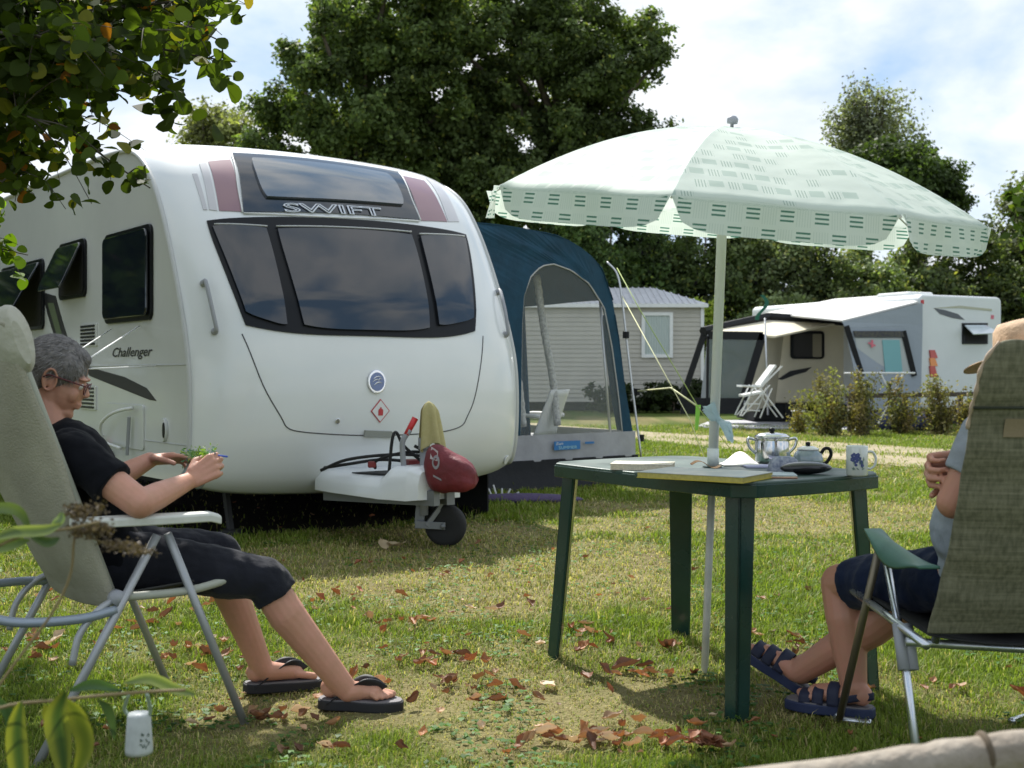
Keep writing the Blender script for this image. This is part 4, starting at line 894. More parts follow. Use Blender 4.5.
# ---------------- far camp: cream caravan + porch, white awning, white caravan
M_CREAM = mat('cream_panel', (.70, .64, .49), .45, var=(1.2, .08)); M_LWHITE = mat('far_white_panel', (.66, .69, .70), .35, coat=.3, var=(1, .05)); M_CANW = mat('pale_canvas', (.62, .62, .60), .8, transl=.15, bump=(4, .3, .04)); M_CANG = mat('blue_grey_canvas', (.30, .34, .39), .8, bump=(4, .4, .04))
def quad(mb, pts, th=.03):
    n = (V(pts[1])-V(pts[0])).cross(V(pts[-1])-V(pts[0])).normalized(); mb.prism(pts, n*th)
def far_camp():
    # cream caravan
    Y = 25.2; L_ = lambda x, y, YY=Y: P(x, y, YY)
    root = thing('cream_caravan', 'cream caravan with dark side window and black swoosh beside its porch awning', 'caravan', (6.6, Y, 0))
    xa, xb = L_(748, 0).x, L_(862, 0).x; zt, zb = L_(0, 318).z, .42
    mb = MB(); prof_ = [(xa, zb), (xb, zb), (xb, zt-.0), (xa+.5, zt), (xa+.12, zt-.35), (xa-.03, zt-.95), (xa-.05, zb+.4)]; mb.prism([V((x, Y, z)) for x, z in prof_], (0, 2.2, 0)); mb.build('body', M_CREAM, root, bevel=.06, seg=3)
    def rec(x0, y0, x1, y1, nm, m, off, par=root, r=.08):
        a, b = P(x0, y0, Y), P(x1, y1, Y); mb = MB(); mb.prism([V((t, Y-off, z)) for t, z in rrect(min(a.x, b.x), max(a.x, b.x), min(a.z, b.z), max(a.z, b.z), r)], (0, .03, 0)); return mb.build(nm, m, par)
    w = rec(790, 331, 824, 359, 'window', M_BLACK, .04); rec(793, 334, 821, 357, 'pane', mat('brown_glass', (.05, .045, .04), .1, coat=1), .055, w); rec(812, 334, 821, 357, 'curtain', mat('beige_curtain', (.3, .27, .2), .8), .058, w, .02)
    mb = MB(); mb.prism([P(x, y, Y-.01) for x, y in [(778, 379), (790, 371), (812, 367), (806, 372), (795, 375), (782, 380)]], (0, .02, 0)); mb.build('decal', M_INK, root)
    for x in (800, 815): mb = MB(); c = P(x, 0, Y); M = Matrix.Translation(V((c.x, Y+.15, .3)))@Matrix.Rotation(math.pi/2, 4, 'X'); mb.lathe([(.1, -.1), (.3, -.1), (.3, .1), (.1, .1)], 20, M); mb.build('wheel', M_RUB, root)
    mb = MB(); mb.box(((xa+xb)/2, Y+1.1, .22), (xb-xa-.3, 2.0, .36)); mb.build('underside', M_DARKC, root)
    # porch awning of the cream caravan
    Y2 = 23.4; root = thing('porch_awning', 'beige porch awning with black trim and tinted front panel by the cream caravan', 'awning', (4.5, Y2, 0))
    mb = MB(); quad(mb, [P(704, 330, Y2), P(768, 317, 25.1), P(843, 322, 25.0), P(775, 336, Y2)], .04); mb.build('canopy', M_CREAM, root)
    for pl in ([(703, 331, Y2), (768, 316.5, 24.9), (845, 322, 24.9)],): mb = MB(); mb.tube([P(x, y, yy-.05) for x, y, yy in pl], .09, 6); mb.build('roof_trim', M_DARKC, root)
    b = lambda x, y: P(x, y, Y2-.02)
    for a, c, w in (((708, 335), (763, 336), .16), ((763, 334), (743, 400), .15), ((704, 334), (680, 405), .12), ((708, 336), (707, 410), .05)):
        mb = MB(); mb.bar(b(*a), b(*c), .03, w, (0, 1, 0) if False else (0, 0, 1)) if w > .1 and a[1]-c[1] > -5 else mb.bar(b(*a), b(*c), w, .03, (0, 1, 0)); mb.build('trim', M_DARKC, root)
    mb = MB(); quad(mb, [b(708, 338), b(760, 338), b(744, 398), b(707, 398)], .01); mb.build('front_film', M_TINT, root)
    mb = MB(); quad(mb, [b(683, 398), b(744, 398), b(743, 414), b(680, 414)], .02); mb.build('mud_wall', M_DARKC, root)
    mb = MB(); quad(mb, [P(764, 335, Y2), P(785, 325, 25.1), P(775, 405, 25.1), P(747, 412, Y2)], .02); mb.build('side_wall', M_CREAM, root)
    mb = MB(); quad(mb, [P(708, 332, Y2+1.6), P(760, 327, Y2+1.6), P(760, 410, Y2+1.6), P(700, 410, Y2+1.6)], .02); mb.build('rear_wall', M_CANG, root)
    mb = MB(); mb.tube([P(765, 318, 23.0), P(768, 415, 23.0)], .018, 6); mb.build('pole', M_ALU, root, smooth=True)
    mb = MB(); mb.shell(lambda u, v, k: P(762+5*math.sin(v*5)+(u-.5)*4, 295+25*v, 23.3)+V((0, .01*k, 0)), 3, 8); tag(mb.build('streamer', mat('green_cloth', (.02, .12, .08), .8), None), 'small dark green streamer on the porch awning pole', 'streamer')
    # white caravan
    A = V((7.92, 23.3, 0)); U = V((1.98, 1.0, 0)).normalized(); Nn = V((U.y, -U.x, 0)); Wd = 2.25; root = thing('white_caravan', 'white caravan seen end-on with small top-hung window and orange tail lamps', 'caravan', (A+U*1.1)[:])
    zt = EYE+(HY-294)/FL*23.3; zb = .35; mb = MB(); mb.prism([A+U*x+CZ*z for x, z in rrect(0, Wd, zb, zt, .12)], -Nn*5.2); mb.build('body', M_LWHITE, root, bevel=.05, seg=3)
    def E(px, py, off=.0): return PPL(px, py, A+Nn*off, Nn)
    def ep(pl, nm, m, off, th=.02, par=root): mb = MB(); mb.prism([E(x, y, off) for x, y in pl], -Nn*th); return mb.build(nm, m, par)
    w = ep([(963, 323), (988, 323), (988, 344), (963, 344)], 'window', M_BLACK, .03, .03); ep([(966, 334), (986, 334), (986, 342), (966, 342)], 'opening', mat('dark_interior', (.01, .01, .012), .8), .035, .004, w)
    mb = MB(); a, b_ = E(965, 325, .04), E(987, 325, .04); c, d = E(999, 333, .28), E(974, 334, .28); quad(mb, [a, b_, c, d], .02); mb.build('pane', mat('pale_glass', (.5, .56, .6), .1, coat=1), w)
    for (y0, y1, mm) in ((350, 358, 'tail_red'), (358, 366, 'tail_orange'), (366, 377, 'tail_red')): ep([(930, y0), (935, y0), (938, y1), (931, y1)], 'tail_lamp', mat(mm, (.5, .04, .02) if mm == 'tail_red' else (.8, .25, .03), .3, coat=1), .03, .03)
    ep([(934, 308), (945, 310), (958, 314), (965, 320), (952, 318), (940, 314)], 'decal', mat('grey_ink', (.10, .11, .13), .4), .006, .005); ep([(934, 308), (960, 305.5), (992, 309), (992, 311), (960, 308)], 'top_strip', mat('pale_strip', (.45, .45, .35), .5), .01, .01)
    ep([(991, 315), (994, 315), (994, 319), (991, 319)], 'mark', mat('pink_mark', (.6, .15, .2), .4), .006, .004); ep([(922, 300), (924, 300), (924, 304), (922, 304)], 'marker_lamp', M_RED, .03, .03)
    mb = MB(); mb.box(A+U*1.1-Nn*2.4+CZ*.2, (4.6, 2.0, .34), rz=math.atan2(U.y, U.x)+math.pi/2); mb.build('underside', M_DARKC, root)
    for k in (-1, 1): mb = MB(); c = A+U*(Wd/2+k*1.0)-Nn*2.4+CZ*.31; M = Matrix.Translation(c)@U.to_track_quat('Z', 'Y').to_matrix().to_4x4(); mb.lathe([(.1, -.1), (.31, -.1), (.31, .1), (.1, .1)], 20, M); mb.build('wheel', M_RUB, root)
    mb = MB(); mb.box(A+U*.9-Nn*1.3+CZ*(zt+.06), (.7, .9, .12), rz=math.atan2(U.y, U.x)); mb.build('roof_hatch', M_WHITEPL, root, bevel=.04)
    # white awning in front of it
    Ya = 22.6; root = thing('white_awning', 'white-roofed awning with blue-grey walls and dark framed window by the white caravan', 'awning', (6.8, Ya, 0))
    mb = MB(); quad(mb, [P(766, 314, 26.0), P(842, 322, Ya), P(918, 303, 23.2), P(894, 296, 25.0), P(835, 300, 26.5)], .03); mb.build('roof', M_CANW, root)
    mb = MB(); quad(mb, [P(842, 322, Ya), P(845, 328, Ya), P(922, 325, 23.1), P(922, 303, 23.1)], .02); mb.build('gable', M_CANG, root)
    mb = MB(); quad(mb, [P(845, 328, Ya), P(862, 410, Ya), P(920, 410, 23.0), P(922, 325, 23.1)], .02); fw = mb.build('front_wall', M_CANG, root)
    f = lambda x, y: P(x, y, Ya-.04+(x-845)/77*.45)
    mb = MB(); quad(mb, [f(855, 338), f(903, 338), f(912, 374), f(862, 374)], .01); mb.build('window_film', mat('milky_film', (.42, .45, .45), .3), fw)
    mb = MB(); quad(mb, [f(882, 340), f(899, 340), f(902, 373), f(885, 373)], -.02); mb.build('curtain', mat('aqua_cloth', (.20, .42, .45), .8), fw)
    for a, c, w in (((846, 326), (862, 376), .10), ((903, 331), (914, 376), .10)): mb = MB(); mb.bar(f(*a)-V((0, .02, 0)), f(*c)-V((0, .02, 0)), w, .03, (0, 1, 0)); mb.build('trim', M_DARKC, root)
    mb = MB(); quad(mb, [f(853, 331)-V((0, .03, 0)), f(903, 331)-V((0, .03, 0)), f(904, 337)-V((0, .03, 0)), f(855, 337)-V((0, .03, 0))], .02); mb.build('valance', mat('dark_print', (.03, .03, .06), .8, var=(20, .5, (.2, .2, .1))), root)
    mb = MB(); 
    for q in ([(868, 342), (875, 345), (874.5, 346.5), (867.5, 343.5)], [(870.5, 340), (872.5, 340), (872.5, 347.5), (870.5, 347.5)]): quad(mb, [f(*p)-V((0, .03, 0)) for p in q], -.01)
    mb.build('red_emblem', mat('pink_mark', (.6, .15, .2), .4), fw)
    # ground mat, chair, drying rack, low rail, planter
    mb = MB(); mb.prism([G(694, 428)*1.0, G(872, 431), G(868, 421), G(712, 421)], (0, 0, .02)); tag(mb.build('groundsheet', mat('pale_groundsheet', (.42, .42, .46), .8), None), 'pale grey groundsheet laid in front of the porch awning', 'groundsheet')
    folding_chair_far()
    root = thing('drying_rack', 'white folding drying rack standing behind the shrubs', 'drying rack', P(885, 420, 21.5)[:2]+(0,))
    g = lambda x, y, YY=21.5: P(x, y, YY)
    for a, c in (((904, 372), (878, 425)), ((880, 372), (906, 425))): mb = MB(); mb.tube([g(*a), g(*c)], .016, 6); mb.build('leg', M_WHITEPL, root)
    mb = MB(); mb.tube([g(852, 373), g(915, 373)], .02, 6); mb.tube([g(852, 373)+V((0, .5, 0)), g(915, 373)+V((0, .5, 0))], .02, 6)
    for k in range(8): x = 852+k*9; mb.tube([g(x, 373), g(x, 373)+V((0, .5, 0))], .008, 5)
    mb.build('top_rack', M_WHITEPL, root)
    root = thing('rail_fence', 'low dark wooden rail fence behind the row of shrubs', 'fence', (8.2, 21.0, 0))
    M_W = mat('dark_wood', (.09, .075, .06), .8, var=(8, .3))
    mb = MB(); mb.bar(P(845, 396, 21), P(1040, 393, 21), .05, .08); mb.build('rail', M_W, root)
    for x in (850, 905, 960, 1015): mb = MB(); c = P(x, 0, 21.06); mb.box((c.x, c.y, .35), (.08, .08, .7)); mb.build('post', M_W, root)
    root = thing('camp_bag', 'dark blue bags heaped under the white awning', 'bags', P(890, 0, 22)[:2]+(0,)); mb = MB()
    for k in range(5): mb = MB(); c = P(868+k*14, 0, 22); mb.ell((c.x, c.y, .16), (.2, .15, .17+.03*(k % 2))); mb.build('bag', mat('blue_bag', (.04, .05, .14), .6, bump=(10, .5, .03)), root, smooth=True)
    mb = MB(); c = P(799, 0, 21.8); mb.lathe([(.10, 0), (.13, .35), (.14, .35), (.14, .37), (.0, .37)], 16, Matrix.Translation((c.x, c.y, 0))); tag(mb.build('water_container', M_WHITEPL, None, smooth=True), 'white water container on the grass beside the low camp table', 'water container')
def folding_chair_far():
    root = thing('folding_chair', 'white folding camp chair with a tall slanted back by the porch awning', 'chair', P(762, 0, 21.9)[:2]+(0,)); g = lambda x, y, YY=21.9: P(x, y, YY)
    M_ = M_WHITEPL
    for dy in (0, .5):
        for a, c in (((758, 385), (783, 418)), ((770, 385), (742, 416)), ((755, 385), (740, 416)), ((772, 388), (760, 418))): 
            mb = MB(); mb.tube([g(*a)+V((0, dy, 0)), g(*c)+V((0, dy, 0))], .014, 6); mb.build('leg', M_, root)
        mb = MB(); mb.tube([g(742, 386)+V((0, dy, 0)), g(762, 387)+V((0, dy, 0))], .022, 6); mb.build('armrest', M_, root)
    mb = MB(); quad(mb, [g(762, 386), g(777, 366), g(777, 366)+V((0, .5, 0)), g(762, 386)+V((0, .5, 0))], .04); quad(mb, [g(763, 386)-V((0, .0, 0)), g(783, 366), g(781, 366), g(760, 386)], .02); mb.build('backrest', M_, root)
    mb = MB(); quad(mb, [g(744, 397), g(764, 393), g(764, 393)+V((0, .5, 0)), g(744, 397)+V((0, .5, 0))], .04); mb.build('seat', M_, root)
    mb = MB(); mb.tube([g(744, 404), g(760, 404)], .012, 6); mb.tube([g(742, 410), g(760, 411)], .012, 6); mb.build('foot_bar', M_, root)
far_camp()
# shrubs in front of the far camp
def shrub(lab, base, w, h, n, seed):
    R = np.random.default_rng(seed); root = thing('garden_shrub', lab, 'shrub', base, 0, 'shrubs along the gravel track'); base = V(base); mb = MB(); C, N, S, K = [], [], [], []
    ns = int(8+w*30); per = max(20, int(n*.8/ns))
    for k in range(ns):
        a = R.uniform(0, 6.28); sp = R.uniform(.1, 1)*w; hh = h*R.uniform(.35, 1.12)*(1-.15*sp/w); b0 = base+V((math.cos(a)*sp*.25, math.sin(a)*sp*.25, 0)); t = base+V((math.cos(a)*sp, math.sin(a)*sp, hh)); q = crom([b0, b0.lerp(t, .5)+V((R.normal()*.05, R.normal()*.05, 0)), t], 6); mb.tube(q, [.009*(1-.8*i/len(q)) for i in range(len(q))], 5)
        tone = np.array([.17, .155, .07])*R.uniform(.7, 1.5)*np.array([R.uniform(.85, 1.25), 1, R.uniform(.7, 1.2)])
        for _ in range(per):
            f = R.random()**.75*(len(q)-1); i = min(int(f), len(q)-2); p = q[i].lerp(q[i+1], f-i); sc = .04+.10*(1-f/len(q))*R.random(); C.append(tuple(p+V(R.normal(size=3))*sc)); N.append(R.normal(size=3)+np.array([0, 0, .5])); S.append(R.uniform(.025, .055)); K.append(tone*R.uniform(.6, 1.5))
    leaves_mesh('crown', np.array(C), np.array(N), np.array(S), np.clip(np.array(K), .01, .6), root); mb.build('stems', M_BARK, root, smooth=True)
for i, (px, Y, rx, top, n, lab) in enumerate([(829, 20.3, 22, 365, 5200, 'loose olive shrub, the widest of the row, below the cream caravan window'), (863, 20.2, 15, 366, 3600, 'upright dark-stemmed shrub between the two widest gaps in front of the awning'), (903, 20.5, 15, 374, 3000, 'shrub directly in front of the white awning window'), (938, 20.5, 17, 376, 3300, 'shrub below the orange tail lamps'), (968, 20.6, 11, 386, 1800, 'smallest yellow-green shrub, next to the green chair back'), (1010, 20.6, 16, 380, 2600, 'shrub hidden behind the green chair back'), (800, 21.0, 9, 392, 900, 'low yellow-green shrub left of the widest one')]):
    h = EYE+(HY-top)/FL*Y; w = rx/FL*Y
    shrub(lab, bgpos(px, Y), w*1.2, h*.93, n, 80+i)
# dark low plants under the cabin
for i, (px, w) in enumerate([(628, 1.3), (672, 1.2), (712, 1.0)]):
    tree('low_bush', ['dark low bush at the foot of the cabin wall, left', 'dark low bush under the cabin window', 'dark low bush at the right cabin corner'][i], 'bush', bgpos(px, 31.6), .9, [((0, 0, .35), (w, .5, .35))], 14, 3500, .09, (.03, .045, .015), group='low bushes along the cabin', trunk=.02, cr=(.2, .35), seed=95+i)
# ---------------- parasol
def parasol_cloth():
    m = bpy.data.materials.new('parasol_cloth'); m.use_nodes = True; nt = m.node_tree; N = nt.nodes; L = nt.links; b = N['Principled BSDF']
    at = N.new('ShaderNodeAttribute'); at.attribute_name = 'col'; sp = N.new('ShaderNodeSeparateXYZ'); L.new(at.outputs['Vector'], sp.inputs[0])
    def mt(op, a, c=None, d=None):
        n = N.new('ShaderNodeMath'); n.operation = op
        for i, q in enumerate((a, c, d)):
            if q is None: continue
            if isinstance(q, (int, float)): n.inputs[i].default_value = q
            else: L.new(q, n.inputs[i])
        return n.outputs[0]
    x, y, fl = sp.outputs
    v = mt('DIVIDE', y, .070); row = mt('FLOOR', v); fv = mt('FRACT', v); u = mt('ADD', mt('DIVIDE', x, .098), mt('MULTIPLY', row, .5)); fu = mt('FRACT', u); cell = mt('FLOOR', u)
    def lt(a, k): return mt('LESS_THAN', a, k)
    def gt(a, k): return mt('GREATER_THAN', a, k)
    def an(*a):
        r = a[0]
        for q in a[1:]: r = mt('MULTIPLY', r, q)
        return r
    blk = an(lt(fu, .46), gt(fu, .06), gt(fv, .12), lt(fv, .86)); hl = lt(mt('FRACT', mt('MULTIPLY', mt('SUBTRACT', fv, .12), 5.4)), .42)
    vl = lt(mt('FRACT', mt('MULTIPLY', fu, 13)), .28); val_dark = an(blk, hl); val_pale = an(gt(fu, .5), lt(fu, .98), gt(fv, .06), lt(fv, .92), vl)
    wn = N.new('ShaderNodeTexWhiteNoise'); wn.noise_dimensions = '2D'; cb = N.new('ShaderNodeCombineXYZ'); L.new(cell, cb.inputs[0]); L.new(row, cb.inputs[1]); L.new(cb.outputs[0], wn.inputs[0]); rnd = wn.outputs[0]
    pan_dark = an(lt(fu, .46), gt(fu, .08), gt(fv, .15), lt(fv, .75), lt(mt('FRACT', mt('MULTIPLY', fu, 11)), .33), gt(rnd, .35)); pan_pale = an(gt(fu, .5), lt(fu, .94), gt(fv, .25), lt(fv, .75), gt(rnd, .55))
    isv = gt(fl, .5); isp = mt('SUBTRACT', 1, isv)
    dark = mt('ADD', mt('MULTIPLY', isv, val_dark), mt('MULTIPLY', mt('MULTIPLY', isp, pan_dark), .55)); pale = mt('ADD', mt('MULTIPLY', mt('MULTIPLY', isv, val_pale), .55), mt('MULTIPLY', isp, pan_pale))
    m1 = N.new('ShaderNodeMix'); m1.data_type = 'RGBA'; m1.inputs[6].default_value = (.69, .77, .71, 1); m1.inputs[7].default_value = (.50, .61, .55, 1); L.new(pale, m1.inputs[0])
    m2 = N.new('ShaderNodeMix'); m2.data_type = 'RGBA'; L.new(m1.outputs[2], m2.inputs[6]); m2.inputs[7].default_value = (.09, .23, .17, 1); L.new(dark, m2.inputs[0])
    L.new(m2.outputs[2], b.inputs['Base Color']); b.inputs['Roughness'].default_value = .7; t = N.new('ShaderNodeBsdfTranslucent'); L.new(m2.outputs[2], t.inputs[0])
    tc = N.new('ShaderNodeTexCoord'); nz = N.new('ShaderNodeTexNoise'); nz.inputs['Scale'].default_value = 6; L.new(tc.outputs['Object'], nz.inputs[0]); bp = N.new('ShaderNodeBump'); bp.inputs['Strength'].default_value = .35; bp.inputs['Distance'].default_value = .03; L.new(nz.outputs[0], bp.inputs['Height']); L.new(bp.outputs[0], b.inputs['Normal'])
    ms = N.new('ShaderNodeMixShader'); ms.inputs[0].default_value = .40; L.new(b.outputs[0], ms.inputs[1]); L.new(t.outputs[0], ms.inputs[2]); L.new(ms.outputs[0], N['Material Output'].inputs[0]); return m
def build_parasol():
    base = G(704, 672); ctr = V((.735, 4.17, 1.64)); n = V((.083, -.12, 1)).normalized(); R_ = .862; rise = .275; root = thing('parasol', 'mint and white patterned parasol with scalloped valance standing by the green table', 'parasol', base[:])
    e1 = V((1, 0, -.083)).normalized(); e2 = n.cross(e1); A0 = [math.radians(-19+45*k) for k in range(8)]
    def rib(k, r):
        a = A0[k % 8]; h = rise*(1-r**1.9); return ctr+(e1*math.cos(a)+e2*math.sin(a))*(R_*r)+n*h
    m = parasol_cloth(); nr, nsg, nv = 26, 18, 8; vl = .102
    for k in range(8):
        VV, C = [], []; chord = 2*R_*math.sin(math.pi/8)
        rr = [i/nr for i in range(nr+1)]
        for r in rr:
            for j in range(nsg+1):
                s = j/nsg; a, b = rib(k, r), rib(k+1, r); p = a.lerp(b, s); q = 4*s*(1-s); p = p-n*(.05*q*r*(1-r))+n*.004*math.sin(s*9+k*2)*r*q
                VV.append(p); C.append(((s-.5)*chord*max(r, .05)+5+k*.37, R_*(1-r)+.0+k*.013+1, 0))
        for i in range(1, nv+1):
            t = i/nv
            for j in range(nsg+1):
                s = j/nsg; a, b = rib(k, 1), rib(k+1, 1); q = 4*s*(1-s); p = a.lerp(b, s)+n*.0*q; c = ctr; o = (p-c); o = (o-n*o.dot(n)).normalized()
                ln = vl*(1-abs(2*s-1)**6)**.5 if 0 < s < 1 else 0; sx = (s-.5)*(1-.0*t); p = p-n*(ln*t)+o*(.012*t*math.sin(s*11+k)+.010*t)
                VV.append(p); C.append(((s-.5)*chord+5+.02, ln*t+.004+2.03*0, 1))
        w = nsg+1; FF = [(i*w+j, i*w+j+1, (i+1)*w+j+1, (i+1)*w+j) for i in range(nr+nv) for j in range(nsg)]
        pn = np_mesh('canopy_panel', [tuple(v) for v in VV], FF, m, root, np.array(C), True)
    mb = MB()
    for k in range(8): mb.tube([rib(k, r)-n*.008 for r in [i/14 for i in range(15)]], .0035, 6)
    mb.build('canopy_ribs', M_WHITEPL, root, smooth=True)
    for k in range(8):
        mb = MB(); mb.tube([ctr-n*.05+(rib(k, .5)-ctr).normalized()*.02, rib(k, .52)-n*.012], .004, 6); mb.build('stretcher', M_WHITEPL, root, smooth=True)
    mb = MB(); top = ctr+n*(rise-.02); M_POLE = mat('parasol_pole', (.60, .62, .60), .45, var=(12, .15)); jn = base.lerp(ctr, .47)
    mb.tube([base-V((0, 0, .05)), jn], .0135, 14); mb.build('lower_pole', M_POLE, root, smooth=True); mb = MB(); mb.tube([jn, ctr-n*.04, top], .0175, 14); mb.tube([jn-V((0, 0, .03)), jn+V((0, 0, .03))], .021, 14); up = mb.build('upper_pole', mat('pale_pole', (.74, .77, .74), .4), root, smooth=True)
    M = Matrix.Translation(ctr+n*rise)@n.to_track_quat('Z', 'Y').to_matrix().to_4x4()
    mb = MB(); mb.lathe([(.006, -.01), (.006, .012), (.018, .014), (.020, .030), (.012, .040), (.0, .042)], 16, M); mb.build('finial', mat('grey_finial', (.35, .36, .40), .5), root, smooth=True)
build_parasol()

# ---------------- table and everything on it
TZ = .735; TC = V((.683, 4.245, 0)); E1 = V((-.566, .824, 0)).normalized(); E2 = V((.824, .566, 0)).normalized()
M_TAB = mat('green_resin', (.012, .042, .034), .32, var=(3, .2), rvar=(5, .14, .36), bump=(90, .12, .003), spec=.6)
def tabletop_pt(px, py): return PZ(px, py, TZ)
def build_table():
    root = thing('garden_table', 'dark green resin garden table with four legs under the parasol', 'table', TC[:])
    def T(a, b, z): return TC+E1*a+E2*b+CZ*z
    def outline(g=0.):
        pts = []; x0, x1, y0, y1 = -.52-g, .49+g, -.335-g, .335+g; c = .055
        def edge(p, q, nrm, bulge, n=10): return [(p[0]+(q[0]-p[0])*k/n+nrm[0]*bulge*4*(k/n)*(1-k/n), p[1]+(q[1]-p[1])*k/n+nrm[1]*bulge*4*(k/n)*(1-k/n)) for k in range(n+1)]
        pts += edge((x0+c, y0), (x1-c, y0), (0, -1), .018); pts += edge((x1, y0+c), (x1, y1-c), (1, 0), .018); pts += edge((x1-c, y1), (x0+c, y1), (0, 1), .018); pts += edge((x0, y1-c), (x0, y0+c), (-1, 0), .018); return pts
    mb = MB(); o = outline(); mb.prism([T(a, b, TZ-.012) for a, b in o], CZ*.012); mb.build('tabletop', mat('green_resin_top', (.020, .055, .045), .5, var=(5, .3), rvar=(6, .38, .58), bump=(60, .15, .003), spec=1.), root, bevel=.004)  # slightly paler and rougher than the apron and legs
    mb = MB(); o1, o2 = outline(.004), outline(-.006); n = len(o1); mb.add([T(a, b, TZ-.008) for a, b in o1]+[T(a, b, TZ-.050) for a, b in o1]+[T(a, b, TZ-.050) for a, b in o2]+[T(a, b, TZ-.010) for a, b in o2], [(k, (k+1) % n, n+(k+1) % n, n+k) for k in range(n)]+[(n+k, n+(k+1) % n, 2*n+(k+1) % n, 2*n+k) for k in range(n)]+[(2*n+k, 2*n+(k+1) % n, 3*n+(k+1) % n, 3*n+k) for k in range(n)]+[(3*n+k, 3*n+(k+1) % n, (k+1) % n, k) for k in range(n)]); mb.build('apron', M_TAB, root, bevel=.003)
    for sa, sb in ((-1, -1), (1, -1), (1, 1), (-1, 1)):
        top = T(sa*.455-.01, sb*.295, TZ-.02); bot = T(sa*.49, sb*.335, 0); w = .068; th = .012; mb = MB()
        # L-shaped leg: two plates meeting at the outer corner
        for (ea, eb) in ((E1*-sa, E2*-sb), (E2*-sb, E1*-sa)):
            a0, a1 = top, top+ea*w; b0, b1 = bot, bot+ea*(w*.8); mb.add([a0, a1, b1, b0]+[p+eb*th for p in (a0, a1, b1, b0)], [(0, 1, 2, 3), (7, 6, 5, 4), (0, 4, 5, 1), (1, 5, 6, 2), (2, 6, 7, 3), (3, 7, 4, 0)])
        mb.add([], []); inn = E1*(-sa*w*.75)+E2*(-sb*w*.75)
        mb.add([top+inn*.0+E1*(-sa*w)+E2*(-sb*.012), top+E2*(-sb*w)+E1*(-sa*.012), bot+E2*(-sb*w*.8)+E1*(-sa*.012), bot+E1*(-sa*w*.8)+E2*(-sb*.012)], [(0, 1, 2, 3)]); mb.build('leg', M_TAB, root, bevel=.004)
    mb = MB(); mb.lathe([(.022, TZ), (.034, TZ), (.034, TZ+.004), (.022, TZ+.004)], 24, Matrix.Translation((.705, 4.225, 0))); mb.build('parasol_ring', M_TAB, root)
build_table()
def book(name, label, cat, corners, th, cov, pages, cover2=None, z0=TZ):
    """corners on the table, front-left, front-right, back-right, back-left"""
    c = [V((p.x, p.y, z0)) for p in corners]; ctr = sum(c, V())/4; root = thing(name, label, cat, ctr[:])
    sh = lambda k, z: [ctr.lerp(p, k)+CZ*(z) for p in c]
    mb = MB(); mb.prism(sh(1, .001), CZ*.002); mb.build('cover', cov, root); mb = MB(); mb.prism(sh(.985, .003), CZ*(th-.005)); mb.build('pages', pages, root)
    mb = MB(); mb.prism(sh(1, th-.002), CZ*.002); mb.build('cover', cover2 or cov, root); return root
M_PAPER = mat('paper', (.72, .70, .66), .8, var=(30, .05)); M_PAGES = mat('page_block', (.62, .55, .42), .9, var=(160, .2))
